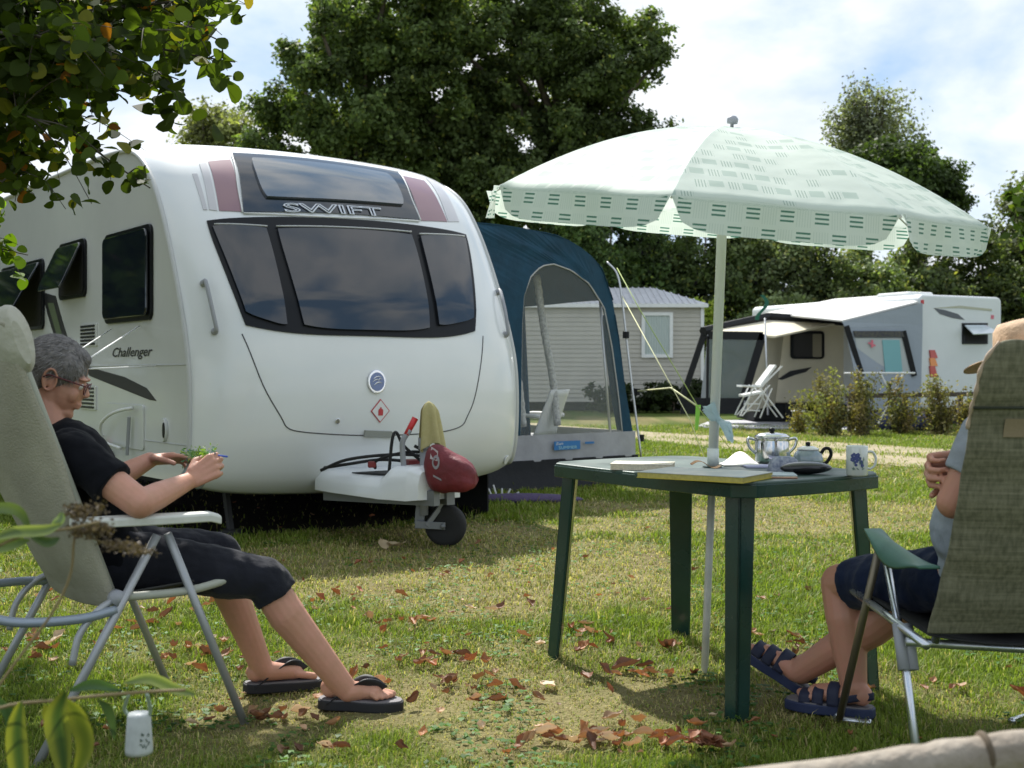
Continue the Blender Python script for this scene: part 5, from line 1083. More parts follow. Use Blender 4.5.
def table_things():
    t = tabletop_pt
    def rect(px, py, a, w, d):
        c = t(px, py); u = V((math.cos(a), math.sin(a), 0)); v = V((-u.y, u.x, 0)); return [c-u*w/2-v*d/2, c+u*w/2-v*d/2, c+u*w/2+v*d/2, c-u*w/2+v*d/2]
    book('book', 'thick cream paperback lying at the left end of the table', 'book', rect(643, 469, -.22, .21, .14), .022, mat('cream_cover', (.62, .56, .46), .6, var=(12, .15)), M_PAGES)
    book('atlas', 'large yellow-edged road atlas lying open side up near the parasol pole', 'atlas', rect(705, 478, -.60, .36, .24), .020, mat('yellow_cover', (.50, .40, .04), .6, var=(6, .3)), mat('yellow_pages', (.42, .36, .10), .8, var=(120, .2)), mat('map_print', (.58, .55, .50), .5, var=(14, .8, (.30, .36, .38))))
    book('notebook', 'thin grey-blue notebook with an orange edge right of the parasol pole', 'notebook', rect(765, 476.5, -.12, .19, .13), .010, mat('orange_cover', (.50, .16, .07), .6), M_PAGES, mat('bluegrey_cover', (.40, .47, .50), .5))
    book('flat_folder', 'flat lilac folder under the tea things', 'folder', rect(775, 467, .0, .22, .10), .006, mat('lilac_cover', (.42, .42, .60), .6), M_PAPER)
    mb = MB(); c = t(742, 467); mb.shell(lambda u, v, k: c+V((-.06+.13*u, .02+.10*v-.0, .003+.042*math.sin(u*2.7)**2*(v)+.002*k)), 14, 8); tag(mb.build('loose_paper', M_PAPER, None, smooth=True), 'white sheet of paper curling up just behind the parasol pole', 'paper')
    mb = MB(); c = t(700, 470); mb.shell(lambda u, v, k: c+V((-.03+.10*u, -.02+.05*v, .018+.012*math.sin(u*6)+.002*k)), 12, 4); tag(mb.build('snack_wrapper', mat('orange_foil', (.60, .24, .07), .4, var=(30, .6, (.75, .6, .4)), bump=(40, .5, .01)), None, smooth=True), 'crumpled orange wrapper at the foot of the parasol pole on the atlas', 'wrapper')
    # steel coffee pot
    c = t(772, 462); c.y = 4.42; c = V(((772-512)/FL*4.42, 4.42, TZ)); root = thing('steel_pot', 'shiny steel pot with lid and black knob, tallest vessel on the table', 'pot', c[:]); M = Matrix.Translation(c); M_ST = mat('polished_steel', (.62, .62, .63), .12, metal=1, rvar=(30, .08, .25))
    mb = MB(); mb.lathe([(.0, .001), (.060, .002), (.062, .012), (.062, .075), (.058, .090), (.060, .096)], 40, M); mb.build('body', M_ST, root, smooth=True)
    mb = MB(); mb.lathe([(.063, .094), (.064, .099), (.050, .108), (.020, .112), (.0, .113)], 40, M); ld = mb.build('lid', M_ST, root, smooth=True); mb = MB(); mb.lathe([(.0, .112), (.007, .112), (.012, .120), (.010, .128), (.0, .130)], 16, M); mb.build('knob', M_BLACK, ld, smooth=True)
    for s in (-1, 1): mb = MB(); mb.tube(crom([c+V((s*.058, 0, .085)), c+V((s*.088, 0, .090)), c+V((s*.084, 0, .060)), c+V((s*.060, 0, .035))], 5), .0055, 8); mb.build('handle', M_ST, root, smooth=True)
    # blue-grey teapot
    c = V(((808-512)/FL*4.18, 4.18, TZ)); root = thing('teapot', 'small grey-blue glazed teapot with white lid and looped dark handle', 'teapot', c[:]); M = Matrix.Translation(c); M_TP = mat('blue_glaze', (.16, .22, .25), .12, coat=1, var=(30, .5, (.34, .38, .38)))
    mb = MB(); mb.lathe([(.0, .001), (.040, .001), (.050, .012), (.053, .030), (.046, .052), (.036, .062), (.034, .066)], 36, M); mb.build('body', M_TP, root, smooth=True)
    mb = MB(); mb.lathe([(.038, .064), (.036, .070), (.018, .077), (.0, .078)], 30, M); ld = mb.build('lid', mat('white_glaze', (.70, .70, .68), .15, coat=1), root, smooth=True); mb = MB(); mb.lathe([(.0, .077), (.008, .078), (.009, .090), (.0, .092)], 14, M); mb.build('knob', M_BLACK, ld, smooth=True)
    mb = MB(); mb.tube(crom([c+V((.044, 0, .050)), c+V((.058, 0, .068)), c+V((.075, 0, .066)), c+V((.080, 0, .046)), c+V((.066, 0, .022)), c+V((.050, 0, .014))], 6), [.006]*31, 10); mb.build('handle', M_BLACK, root, smooth=True)
    mb = MB(); q = crom([c+V((-.044, 0, .020)), c+V((-.064, 0, .034)), c+V((-.070, 0, .056))], 6); mb.tube(q, [.012-.0007*i*.8 for i in range(len(q))], 10); mb.build('spout', M_TP, root, smooth=True)
    # patterned dome pouch
    c = V(((784-512)/FL*4.05, 4.05, TZ)); mb = MB(); mb.grid(lambda u, v: c+V(((u-.5)*.105, (v-.5)*.06, .050*max(0, 1-(2*u-1)**4)**.5*max(0, 1-(2*v-1)**4)**.5+.001)), 24, 14); mb.prism([c+V((-.052, -.03, .0005)), c+V((.052, -.03, .0005)), c+V((.052, .03, .0005)), c+V((-.052, .03, .0005))], CZ*.002)
    tag(mb.build('tea_cosy', mat('speckled_cloth', (.42, .44, .50), .8, var=(75, 1., (.10, .12, .2))), None, smooth=True), 'low domed grey-blue speckled pouch in front of the steel pot', 'pouch')
    # glasses case
    c = V(((806-512)/FL*3.93, 3.93, TZ)); mb = MB(); mb.ell(c+V((0, 0, .021)), (.088, .036, .0205), Matrix.Rotation(.12, 3, 'Z'), 30, 16); o = tag(mb.build('glasses_case', mat('black_leatherette', (.012, .011, .014), .25, coat=.4, bump=(120, .2, .002)), None, smooth=True), 'glossy black oval glasses case in front of the teapot', 'case')
    # mug
    c = V(((857-512)/FL*3.86, 3.86, TZ)); root = thing('mug', 'tall white mug with blue flower print at the right corner of the table', 'mug', c[:]); M = Matrix.Translation(c); M_MUG = mat('bone_china', (.60, .63, .60), .2, coat=1)
    r = .034; h = .098; mb = MB(); mb.lathe([(.0, .002), (r-.003, .002), (r, .006), (r, h-.003), (r-.0015, h), (r-.004, h-.003), (r-.004, .008), (.0, .008)], 40, M, cap=False); mb.build('cup', M_MUG, root, smooth=True)
    mb = MB(); mb.tube(crom([c+V((r-.002, 0, .078)), c+V((r+.016, 0, .078)), c+V((r+.026, 0, .060)), c+V((r+.024, 0, .038)), c+V((r+.010, 0, .024)), c+V((r-.002, 0, .026))], 6), .0040, 10); mb.build('handle', M_MUG, root, smooth=True)
    rg = random.Random(4); mb = MB(); 
    def onmug(x, z, o=.0006): a = -math.pi/2-.25+x/r; return c+V((math.cos(a)*(r+o), math.sin(a)*(r+o), z))
    fl = [(-.010, .066, .011), (.004, .058, .009), (-.006, .052, .010), (.012, .047, .007), (-.016, .055, .007), (.002, .070, .007), (.016, .036, .006), (-.004, .038, .005)]
    for x, z, s in fl:
        for k in range(5): a = k*1.2566+x*90; cx, cz = x+math.cos(a)*s*.55, z+math.sin(a)*s*.55; pts = [onmug(cx+math.cos(t)*s*.48, cz+math.sin(t)*s*.48) for t in [j*.785 for j in range(8)]]; mb.add(pts, [tuple(range(8))])
    mb.build('flower_print', mat('blue_print', (.05, .07, .22), .3), root); mb = MB()
    for k in range(12): x, z = rg.uniform(-.02, .024), rg.uniform(.022, .064); a = rg.uniform(0, 6); pts = [onmug(x+math.cos(a)*t*.007-math.sin(a)*q*.002, z+math.sin(a)*t*.007+math.cos(a)*q*.002, .0009) for t, q in ((-1, 0), (0, 1), (1, 0), (0, -1))]; mb.add(pts, [(0, 1, 2, 3)])
    mb.build('leaf_print', mat('green_print', (.10, .17, .14), .3), root)
    # thin bag knotted on the pole
    base = G(704, 672); ctr = V((.745, 4.17, 1.64)); k0 = base.lerp(ctr, (.90)/1.64)
    mb = MB()
    def bg(u, v, k): a = u*2*math.pi; q = [V((-.055, -.01, .05)), V((-.02, -.02, .035)), V((.01, -.02, .0)), V((.05, -.01, -.04)), V((.07, 0, -.085))]; cc = crom(q, 4); p = cc[int(round(v*16))]; rr = .010+.016*math.sin(v*math.pi*2.0)**2*(1+.5*math.sin(a*3+v*9)); return k0+p*.8+V((.006*math.sin(a*4), math.cos(a)*rr, math.sin(a)*rr*1.1))
    mb.grid(lambda u, v: bg(u, v, 0), 18, 16); tag(mb.build('plastic_bag', mat('thin_blue_film', (.62, .76, .82), .25, transl=.5, alpha=.5, bump=(30, .8, .02)), None, smooth=True), 'wisp of pale blue plastic bag tied round the parasol pole', 'bag')
table_things()

# ---------------- foreground: wooden rail, border plant, hanging tub
def foreground():
    a, b = P(700, 796, 1.62), P(1120, 738, 1.62); d = (b-a).normalized(); r = .027; root = thing('rail_fence', 'pale weathered round wooden rail crossing the lower right corner', 'fence', (a.x, a.y, 0)); mb = MB(); pts = crom([a-d*.5, a.lerp(b, .35), a.lerp(b, .62)+V((0, 0, .002)), b, b+d*.6], 10); rg = random.Random(2)
    mb.tube(pts, [r*(1+.05*math.sin(i*1.1)) for i in range(len(pts))], 22); mb.build('rail', mat('weathered_pole', (.34, .30, .25), .9, var=(14, .8, (.15, .12, .09)), bump=(45, .8, .01)), root, smooth=True)
    c = P(985, 752, 1.62); mb = MB(); mb.tube([c-d*.004, c, c+d*.004], [r*1.0, r*1.05, r*1.0], 20); mb.build('knot_ring', mat('dark_knot', (.10, .075, .05), .9), root, smooth=True)
    for p in (a, b+d*.5): mb = MB(); mb.tube([V((p.x, p.y+.05, -.1)), V((p.x, p.y+.05, p.z-.01))], .03, 12); mb.build('post', MATS['weathered_pole'], root, smooth=True)
    # plant
    root = thing('border_plant', 'blurred border plant with long variegated yellow-green leaves at lower left', 'plant', (-1.02, 1.75, 0)); M_V = leaf_mat('variegated_leaf', .3, .5, (1.2, 1.2, .5)); Y = 1.8
    mb = MB(); stem = lambda pl, r=.004: mb.tube(crom([P(*p) for p in pl], 6), r, 8)
    stem([(-120, 800, 1.7), (-60, 740, 1.75), (0, 708, 1.8), (60, 700, 1.82), (130, 693, 1.85), (185, 690, 1.9)], .0026); stem([(-160, 760, 1.7), (-80, 640, 1.75), (-20, 560, 1.8), (30, 533, 1.82), (60, 530, 1.84), (100, 522, 1.85)], .0022)
    stem([(-120, 800, 1.7), (-130, 900, 1.7)], .006); stem([(-160, 760, 1.7), (-140, 950, 1.7)], .006); mb.tube([P(-130, 890, 1.7), V((P(-130, 890, 1.7).x, 1.7, 0))], .008, 8); mb.build('stem', mat('plant_stem', (.20, .15, .07), .7), root, smooth=True)
    VV, FF, C = [], [], []
    def leaf(pl, w, Yy, tone, edge, twist=0.):
        cl = crom([P(*p, Yy+i*.012) for i, p in enumerate(pl)], 5); n = len(cl); o = len(VV)
        for i, p in enumerate(cl):
            t = i/(n-1); ww = w*(math.sin(math.pi*min(1, t*.93+.04))**.75); dd = (cl[min(i+1, n-1)]-cl[max(i-1, 0)]).normalized(); s = dd.cross(V((math.sin(twist), -math.cos(twist), .1))).normalized()
            for j in range(7): q = (j-3)/3; wav = .012*w*math.sin(t*30+q*2)*abs(q); VV.append(p+s*(q*ww)+V((0, -.35*w*abs(q)**1.5+wav, 0))); C.append(tuple(tone[c]+(edge[c]-tone[c])*min(1, max(0, (abs(q)-.25)/.5)) for c in range(3)))
        for i in range(n-1):
            for j in range(6): a_ = o+i*7+j; FF.append((a_, a_+1, a_+8, a_+7))
    g, ye, pg = (.045, .09, .03), (.24, .26, .045), (.11, .16, .06)
    leaf([(22, 702), (18, 730), (20, 765), (24, 800)], .017, 1.78, g, ye); leaf([(66, 692), (58, 715), (62, 745), (66, 780)], .018, 1.76, g, ye, .3); leaf([(66, 698), (78, 715), (86, 745), (76, 775)], .017, 1.8, (.13, .17, .03), ye, -.2)
    leaf([(46, 704), (50, 718), (60, 730)], .009, 1.85, ye, ye); leaf([(-10, 540), (15, 532), (45, 530), (62, 524)], .009, 1.8, pg, (.30, .36, .12)); leaf([(-25, 520), (0, 508), (20, 512), (32, 532)], .009, 1.82, pg, pg); leaf([(-20, 548), (5, 545), (30, 540)], .010, 1.8, (.12, .18, .05), (.17, .23, .08)); leaf([(100, 700), (110, 712), (115, 740)], .008, 1.95, (.05, .09, .04), (.05, .09, .04)); leaf([(125, 682), (150, 678), (175, 688), (196, 694)], .010, 2.0, pg, (.25, .30, .12)); leaf([(70, 690), (95, 684), (120, 690)], .009, 2.0, (.05, .10, .04), (.06, .12, .05)); leaf([(-10, 690), (10, 715), (8, 740)], .009, 1.9, (.05, .10, .04), (.06, .12, .05))
    leaf([(52, 528), (60, 520), (62, 512)], .008, 1.84, pg, (.3, .4, .08)); leaf([(30, 535), (48, 542), (60, 538)], .008, 1.84, (.05, .1, .03), pg)
    np_mesh('foliage', [tuple(v) for v in VV], FF, M_V, root, np.array(C), True)
    # dead flower heads
    rg = np.random.default_rng(8); root2 = thing('seed_heads', 'brown dried seed heads in front of the near armrest', 'plant', P(90, 530, 1.9)[:2]+(0,)); C_, N_, S_ = [], [], []
    for (px, py, sx, sy, n) in [(80, 512, 14, 7, 420), (95, 528, 14, 8, 420), (78, 530, 10, 8, 220), (118, 545, 18, 5, 300), (140, 551, 16, 4, 160), (100, 507, 6, 5, 90)]:
        for _ in range(n): p = P(px+rg.normal()*sx*.5, py+rg.normal()*sy*.55, 1.9+rg.normal()*.02); C_.append(tuple(p)); N_.append(rg.normal(size=3)); S_.append(rg.uniform(.003, .007))
    n = len(C_); cc = np.array([.13, .095, .06])*(.5+1.1*rg.random((n, 1))); leaves_mesh('seeds', np.array(C_), np.array(N_), np.array(S_), cc, root2, M_V)
    mb = MB(); mb.tube(crom([P(75, 535, 1.9), P(60, 600, 1.9), P(-40, 760, 1.85), P(-60, 1000, 1.8)], 6), .0022, 6); mb.tube(crom([P(150, 552, 1.9), P(110, 545, 1.9), P(75, 530, 1.9)], 6), .0015, 6); mb.build('stem', MATS['plant_stem'], root2, smooth=True)
    # white tub on wire
    Yt = 2.25; c = P(139, 753, Yt); root = thing('hanging_tub', 'small white plastic tub with faint scribble hanging by a pale strap among the plants', 'tub', c[:]); h = 40/FL*Yt; mb = MB(); mb.lathe([(.0, 0), (.025, 0), (.0255, h*.1), (.0215, h*.93), (.019, h), (.0, h)], 28, Matrix.Translation(c)); mb.build('tub', mat('scuffed_white', (.42, .45, .45), .5, var=(30, .15)), root, smooth=True)
    for s in (-1, 1): mb = MB(); q = crom([c+V((s*.020, 0, h*.95)), c+V((s*.024, -.01, h*1.15)), P(139+s*(10 if s < 0 else 8), 694, Yt-.05)], 5); mb.tube(q, [.0035]*len(q), 6); mb.build('strap', mat('pale_green_strap', (.30, .38, .30), .6), root, smooth=True)
    mb = MB(); rgr = random.Random(3)
    for (x, y) in [(.15, .45), (.25, .62), (.55, .4), (.7, .55), (.5, .2), (.3, .25), (.75, .3), (.1, .3)]:
        pts = []; 
        for k in range(7): a = -1.35+(x+.18*k/6)*1.0+rgr.uniform(-.03, .03); pts.append(c+V((.0248*math.cos(a), .0248*math.sin(a), h*(y*.8+.05+rgr.uniform(-.05, .05)))))
        mb.tube(pts, .0007, 4)
    mb.build('scribble', mat('green_ink', (.03, .07, .04), .6), root)
foreground()
# ---------------- people and their chairs
M_SKIN = mat('skin_tanned', (.46, .24, .155), .5, var=(22, .8, (.56, .27, .20)), sss=.06, bump=(60, .25, .003)); M_SKIN2 = mat('skin_ruddy', (.44, .23, .15), .5, var=(20, .8, (.50, .22, .16)), sss=.12, bump=(90, .12, .002))
M_HAIR = mat('grey_hair', (.11, .10, .095), .65, var=(60, .5, (.30, .28, .26)), bump=(160, .8, .004)); M_TEE = mat('black_cotton', (.005, .0055, .008), .95, spec=.15, sheen=.05, bump=(14, .35, .02)); M_CAPRI = mat('charcoal_cotton', (.016, .017, .024), .95, spec=.2, sheen=.1, var=(3, .3), bump=(16, .5, .02))
M_NAVY = mat('navy_cotton', (.006, .012, .034), .95, spec=.2, sheen=.08, bump=(16, .5, .02)); M_GTEE = mat('grey_jersey', (.26, .29, .32), .9, var=(5, .12), bump=(14, .5, .02)); M_TUBE = mat('grey_tube', (.36, .37, .38), .4, metal=.35, rvar=(14, .3, .5)); M_BEIGE = mat('beige_mesh', (.31, .295, .225), .85, var=(4, .2), bump=(160, .7, .004))
def wr(scale, amp):
    def f(co, n): return amp*(noise.noise(co*scale)+.5*noise.noise(co*scale*2.3)+.35*noise.noise(V((co.x*scale*3, co.y*scale*3, co.z*scale*.8))))
    return f
def basis(f, up):
    f = V(f).normalized(); l = V(up).cross(f).normalized(); u = f.cross(l); return Matrix((f, l, u)).transposed()
def head(mb, c, B, s=1.):
    def q(x, y, z): return V(c)+B@V((x*s, y*s, z*s))
    E = lambda x, y, z, a, b, d: mb.ell(q(x, y, z), (a*s, b*s, d*s), B, 20, 14)
    E(-.012, 0, .030, .094, .074, .086); E(.030, 0, -.030, .062, .058, .078); E(.052, 0, -.092, .030, .036, .022); E(.066, 0, -.098, .018, .022, .016)
    E(-.005, .03, -.055, .045, .028, .05); E(-.005, -.03, -.055, .045, .028, .05)
    for y in (-1, 1): E(.062, y*.034, -.034, .022, .022, .026); E(.075, y*.028, .020, .018, .026, .008); E(.058, y*.030, .0, .026, .020, .018)
    mb.caps(q(.080, 0, .008), q(.100, 0, -.024), .0075*s, .0098*s, 10); E(.095, 0, -.028, .011, .0145, .008)
    E(.084, 0, -.058, .013, .024, .0065); E(.082, 0, -.069, .013, .021, .0065); E(.070, 0, -.05, .022, .028, .03)
    for y in (-1, 1):
        ec = [q(-.006+.020*math.cos(a)-.002*math.sin(a), y*(.077+.006*math.sin(a*1.0)), -.008+.033*math.sin(a)) for a in [k*math.pi*2/14 for k in range(14)]]; mb.tube(ec, .0048*s, 8, closed=True); E(-.004, y*.070, -.010, .013, .006, .021)
def eyes(c, B, root, s=1.):
    for y in (-1, 1):
        p = V(c)+B@V((.074*s, y*.030*s, -.002*s)); mb = MB(); mb.ell(p, (.013*s,)*3, B); e = mb.build('eye', mat('eye_white', (.7, .68, .64), .2), root, smooth=True); mb = MB(); mb.ell(p+B@V((.0085*s, 0, -.001)), (.0055*s,)*3, B); mb.build('iris', mat('iris_brown', (.05, .035, .02), .1), e, smooth=True)
def hand(mb, W, d, n, side, curl=(.5, .5, .5, .5), s=1., spread=.0, thumb=(.5, .3), cv=(1., 1.1, .8)):
    W = V(W); d = V(d).normalized(); n = V(n); n = (n-d*n.dot(d)).normalized(); l = d.cross(n)*side
    kn = [(.090, .030), (.094, .010), (.090, -.010), (.082, -.029)]; fl = [.070, .078, .072, .056]; rr = [.0088, .0090, .0086, .0076]
    mb.caps(W-d*.02*s, W+d*.02*s, .024*s, .024*s, 12, flat=.72, side=n)
    for (a, b), L_, r, c in zip(kn, fl, rr, curl):
        k = W+d*a*s+l*b*s; mb.caps(W+d*.012*s+l*b*.55*s, k, .0145*s, .0115*s, 10); p = k; dd = (d+l*(b*spread*12)).normalized(); ang = 0
        for seg, cf in zip((.46, .30, .24), cv):
            ang += c*cf; v = dd*math.cos(ang)+n*math.sin(ang); q = p+v*(L_*seg*s); mb.caps(p, q, r*s, r*.9*s, 10); p = q; r *= .92
    b0 = W+d*.022*s+l*.022*s; v1 = (d*.75+l*.65+n*thumb[1]).normalized(); b1 = b0+v1*.042*s; v2 = (d*1.0+l*(.30-.5*thumb[0])+n*thumb[0]).normalized(); b2 = b1+v2*.032*s; b3 = b2+(v2+n*.25*thumb[0]).normalized()*.026*s
    mb.caps(b0, b1, .0155*s, .0115*s, 10); mb.caps(b1, b2, .0105*s, .0098*s, 10); mb.caps(b2, b3, .0095*s, .008*s, 10)
def foot(mb, ankle, heel, toe, s=1., side=1):
    heel = V(heel); toe = V(toe); d = (toe-heel).normalized(); up = V((0, 0, 1)); up = (up-d*up.dot(d)).normalized(); l = up.cross(d)*side; L_ = .235*s; A = V(ankle)
    mb.ell(heel+d*.025*s+up*.034*s, (.032*s, .029*s, .032*s)); mb.caps(A, heel+d*.045*s+up*.055*s, .036*s, .036*s, 14); mb.caps(heel+d*.035*s+up*.032*s, heel+d*.16*s+up*.024*s, .031*s, .030*s, 14, flat=.8); mb.caps(A+d*.01*s-up*.01*s, heel+d*.165*s+up*.026*s+l*.01*s, .034*s, .022*s, 14)
    for k, (b, L2, r) in enumerate([(.028, .232, .0125), (.009, .226, .0095), (-.006, .216, .009), (-.020, .202, .0085), (-.032, .186, .0085)]):
        k0 = heel+d*.158*s+l*b*.85*s+up*.024*s; k1 = heel+d*(L2-.012)*s+l*b*s+up*.012*s; mb.caps(k0, k1, .0135*s if k == 0 else .011*s, r*s, 10)
def sandal(name, label, heel, toe, strapfn, s=1., m_sole=None, side=1, group=None):
    heel = V(heel); toe = V(toe); d = (toe-heel).normalized(); up = V((0, 0, 1)); up = (up-d*up.dot(d)).normalized(); l = up.cross(d)*side; root = thing(name, label, 'sandal', heel[:], 0, group)
    out = [(-.012, .0), (-.006, .022), (.03, .034), (.09, .036), (.15, .047), (.20, .050), (.235, .042), (.255, .018), (.256, -.008), (.245, -.026), (.20, -.043), (.15, -.045), (.09, -.034), (.03, -.034), (-.006, -.022)]
    out = [(a.x, a.y) for a in crom([V((x, y, 0)) for x, y in out+[out[0]]], 3)[:-1]]
    mb = MB(); mb.prism([heel+d*a*s+l*b*s-up*.032 for a, b in out], up*.031); mb.build('sole', m_sole or mat('sandal_sole', (.015, .015, .018), .7), root, bevel=.004)
    mb = MB(); mb.prism([heel+d*(a*.96+.004)*s+l*b*.93*s-up*.0015 for a, b in out], up*.004); mb.build('footbed', mat('footbed', (.16, .15, .16), .7), root)
    strapfn(root, heel, d, up, l, s); return root
def band(mb, pts, w, ax, th=.004):
    """flat strap along pts, widened along ax, closed"""
    pts = crom([V(p) for p in pts], 5); n = len(pts)
    def fn(u, v, k):
        i = int(round(u*(n-1))); p = pts[i]; t = (pts[min(i+1, n-1)]-pts[max(i-1, 0)]).normalized(); nn = t.cross(ax).normalized(); a = V(ax); return p+a*(v-.5)*w+nn*(th if k else 0)
    mb.shell(fn, n-1, 3)
# ================= left chair
FW = V((.78, .625, 0)).normalized(); LT = V((-.625, .78, 0)).normalized(); KO = V((-1.225, 3.679, 0))
def K(x, y, z): return KO+FW*x+LT*y+CZ*z
def left_chair():
    root = thing('garden_chair', 'high-backed beige reclining garden chair with grey tube frame holding the woman', 'chair', KO[:])
    hg = (-.09, .43)
    for s in (-1, 1):
        y = s*.29
        mb = MB(); mb.tube([K(.055, y, .600), K(.30, y, 0)], .0125, 12); mb.build('leg', M_TUBE, root, smooth=True)
        mb = MB(); mb.tube([K(.020, y*1.03, .600), K(-.32, y*1.03, 0)], .0125, 12); mb.build('leg', M_TUBE, root, smooth=True)
        mb = MB(); mb.tube(crom([K(hg[0], y*.97, hg[1]), K(.1, y*.97, .425), K(.22, y*.97, .44), K(.275, y*.95, .455)], 5), [.0125]*15+[.015], 12); mb.build('seat_tube', mat('beige_tube', (.36, .37, .31), .45), root, smooth=True)
        mb = MB(); n = 26
        def ar(u, v, k):
            x = -.225+.435*u; w = .022+.010*math.sin(math.pi*min(1, u*1.1))+.004*u; z = .655-.012*u+(.014 if k else -.012)-.006*(2*v-1)**2; 
            if u > .93: z -= .010*(u-.93)/.07
            return K(x, y*1.03+(v-.5)*2*w, z)
        mb.shell(ar, n, 8); mb.build('armrest', mat('cream_armrest', (.56, .57, .52), .45, var=(20, .08)), root, bevel=.006, angle=50)
        mb = MB(); mb.tube(crom([K(hg[0], y*.97, hg[1]), K(-.15, y, .40), K(-.20, y, .34), K(-.22, y, .26)], 5), .010, 10); mb.build('strut', M_TUBE, root, smooth=True)
        mb = MB(); mb.tube([K(hg[0]-.0, y*.86, hg[1]), K(-.34, y*.86, 1.10), K(-.365, y*.83, 1.19)], .012, 12); mb.build('back_tube', mat('beige_tube', (.36, .37, .31), .45), root, smooth=True)
        mb = MB(); mb.tube([K(hg[0], y*.85, hg[1]), K(hg[0], y*1.06, hg[1])], .022, 12); mb.build('hinge', M_GREYPL, root, smooth=True)
    mb = MB(); mb.tube(crom([K(-.10, -.30, .40), K(-.20, -.29, .385), K(-.34, -.24, .385), K(-.40, -.10, .39), K(-.41, .1, .40), K(-.36, .25, .41), K(-.20, .29, .41), K(-.10, .30, .40)], 7), .0135, 12); mb.build('rear_hoop', mat('bluegrey_tube', (.27, .31, .36), .4, metal=.3), root, smooth=True)
    mb = MB(); mb.tube([K(.14, -.27, .435), K(.14, .27, .435)], .010, 10); mb.build('cross_bar', M_BLACK, root, smooth=True)
    # fabric: back panel wrapped round the tubes, sagging slightly, rolled headrest
    def bk(u, v, k):
        y = (v-.5)*.53; z = .405+.80*u; x = -.100-.285*((z-.43)/.76); e = 1-(2*v-1)**8; sag = -.085*math.sin(math.pi*min(1, u*1.02+.04))**.7*(1-abs(2*v-1)**3); wv = .004*math.sin(u*14+v*5); return K(x+sag+wv+(.016 if k else -.016)*(1 if abs(2*v-1) < .97 else .7), y, z-(.02*(1-(2*v-1)**2) if u < .02 else 0))
    mb = MB(); mb.shell(bk, 40, 22); mb.build('backrest', M_BEIGE, root, bevel=.006, angle=70)
    def hd(u, v, k):
        y = (v-.5)*.56; a = u*math.pi*2; rx, rz = .045+.006*math.sin(v*17), .105; x0 = -.352; z0 = 1.15; k2 = (1-abs(2*v-1)**6)**.4; return K(x0+rx*math.cos(a)*(.35+.65*k2)-.02*math.sin(a), y, z0+rz*math.sin(a)*(.55+.45*k2)+.006*math.sin(v*23))
    mb = MB(); mb.grid(lambda u, v: hd(u, v, 0), 26, 26); mb.add([hd(k/26, 0, 0) for k in range(26)], [tuple(range(26))]); mb.add([hd(k/26, 1, 0) for k in range(26)], [tuple(range(26))]); mb.build('headrest', mat('beige_pillow', (.40, .39, .32), .85, var=(5, .15), bump=(9, .8, .03)), root, smooth=True)
    def st(u, v, k): y = (v-.5)*.5; x = -.10+.36*u; return K(x, y, .43+.02*u-.055*(1-(2*v-1)**2)*math.sin(math.pi*(.25+.6*u))+(.006 if k else 0))
    mb = MB(); mb.shell(st, 16, 16); mb.build('seat', mat('dark_seat_mesh', (.05, .05, .045), .9), root, smooth=True)
left_chair()
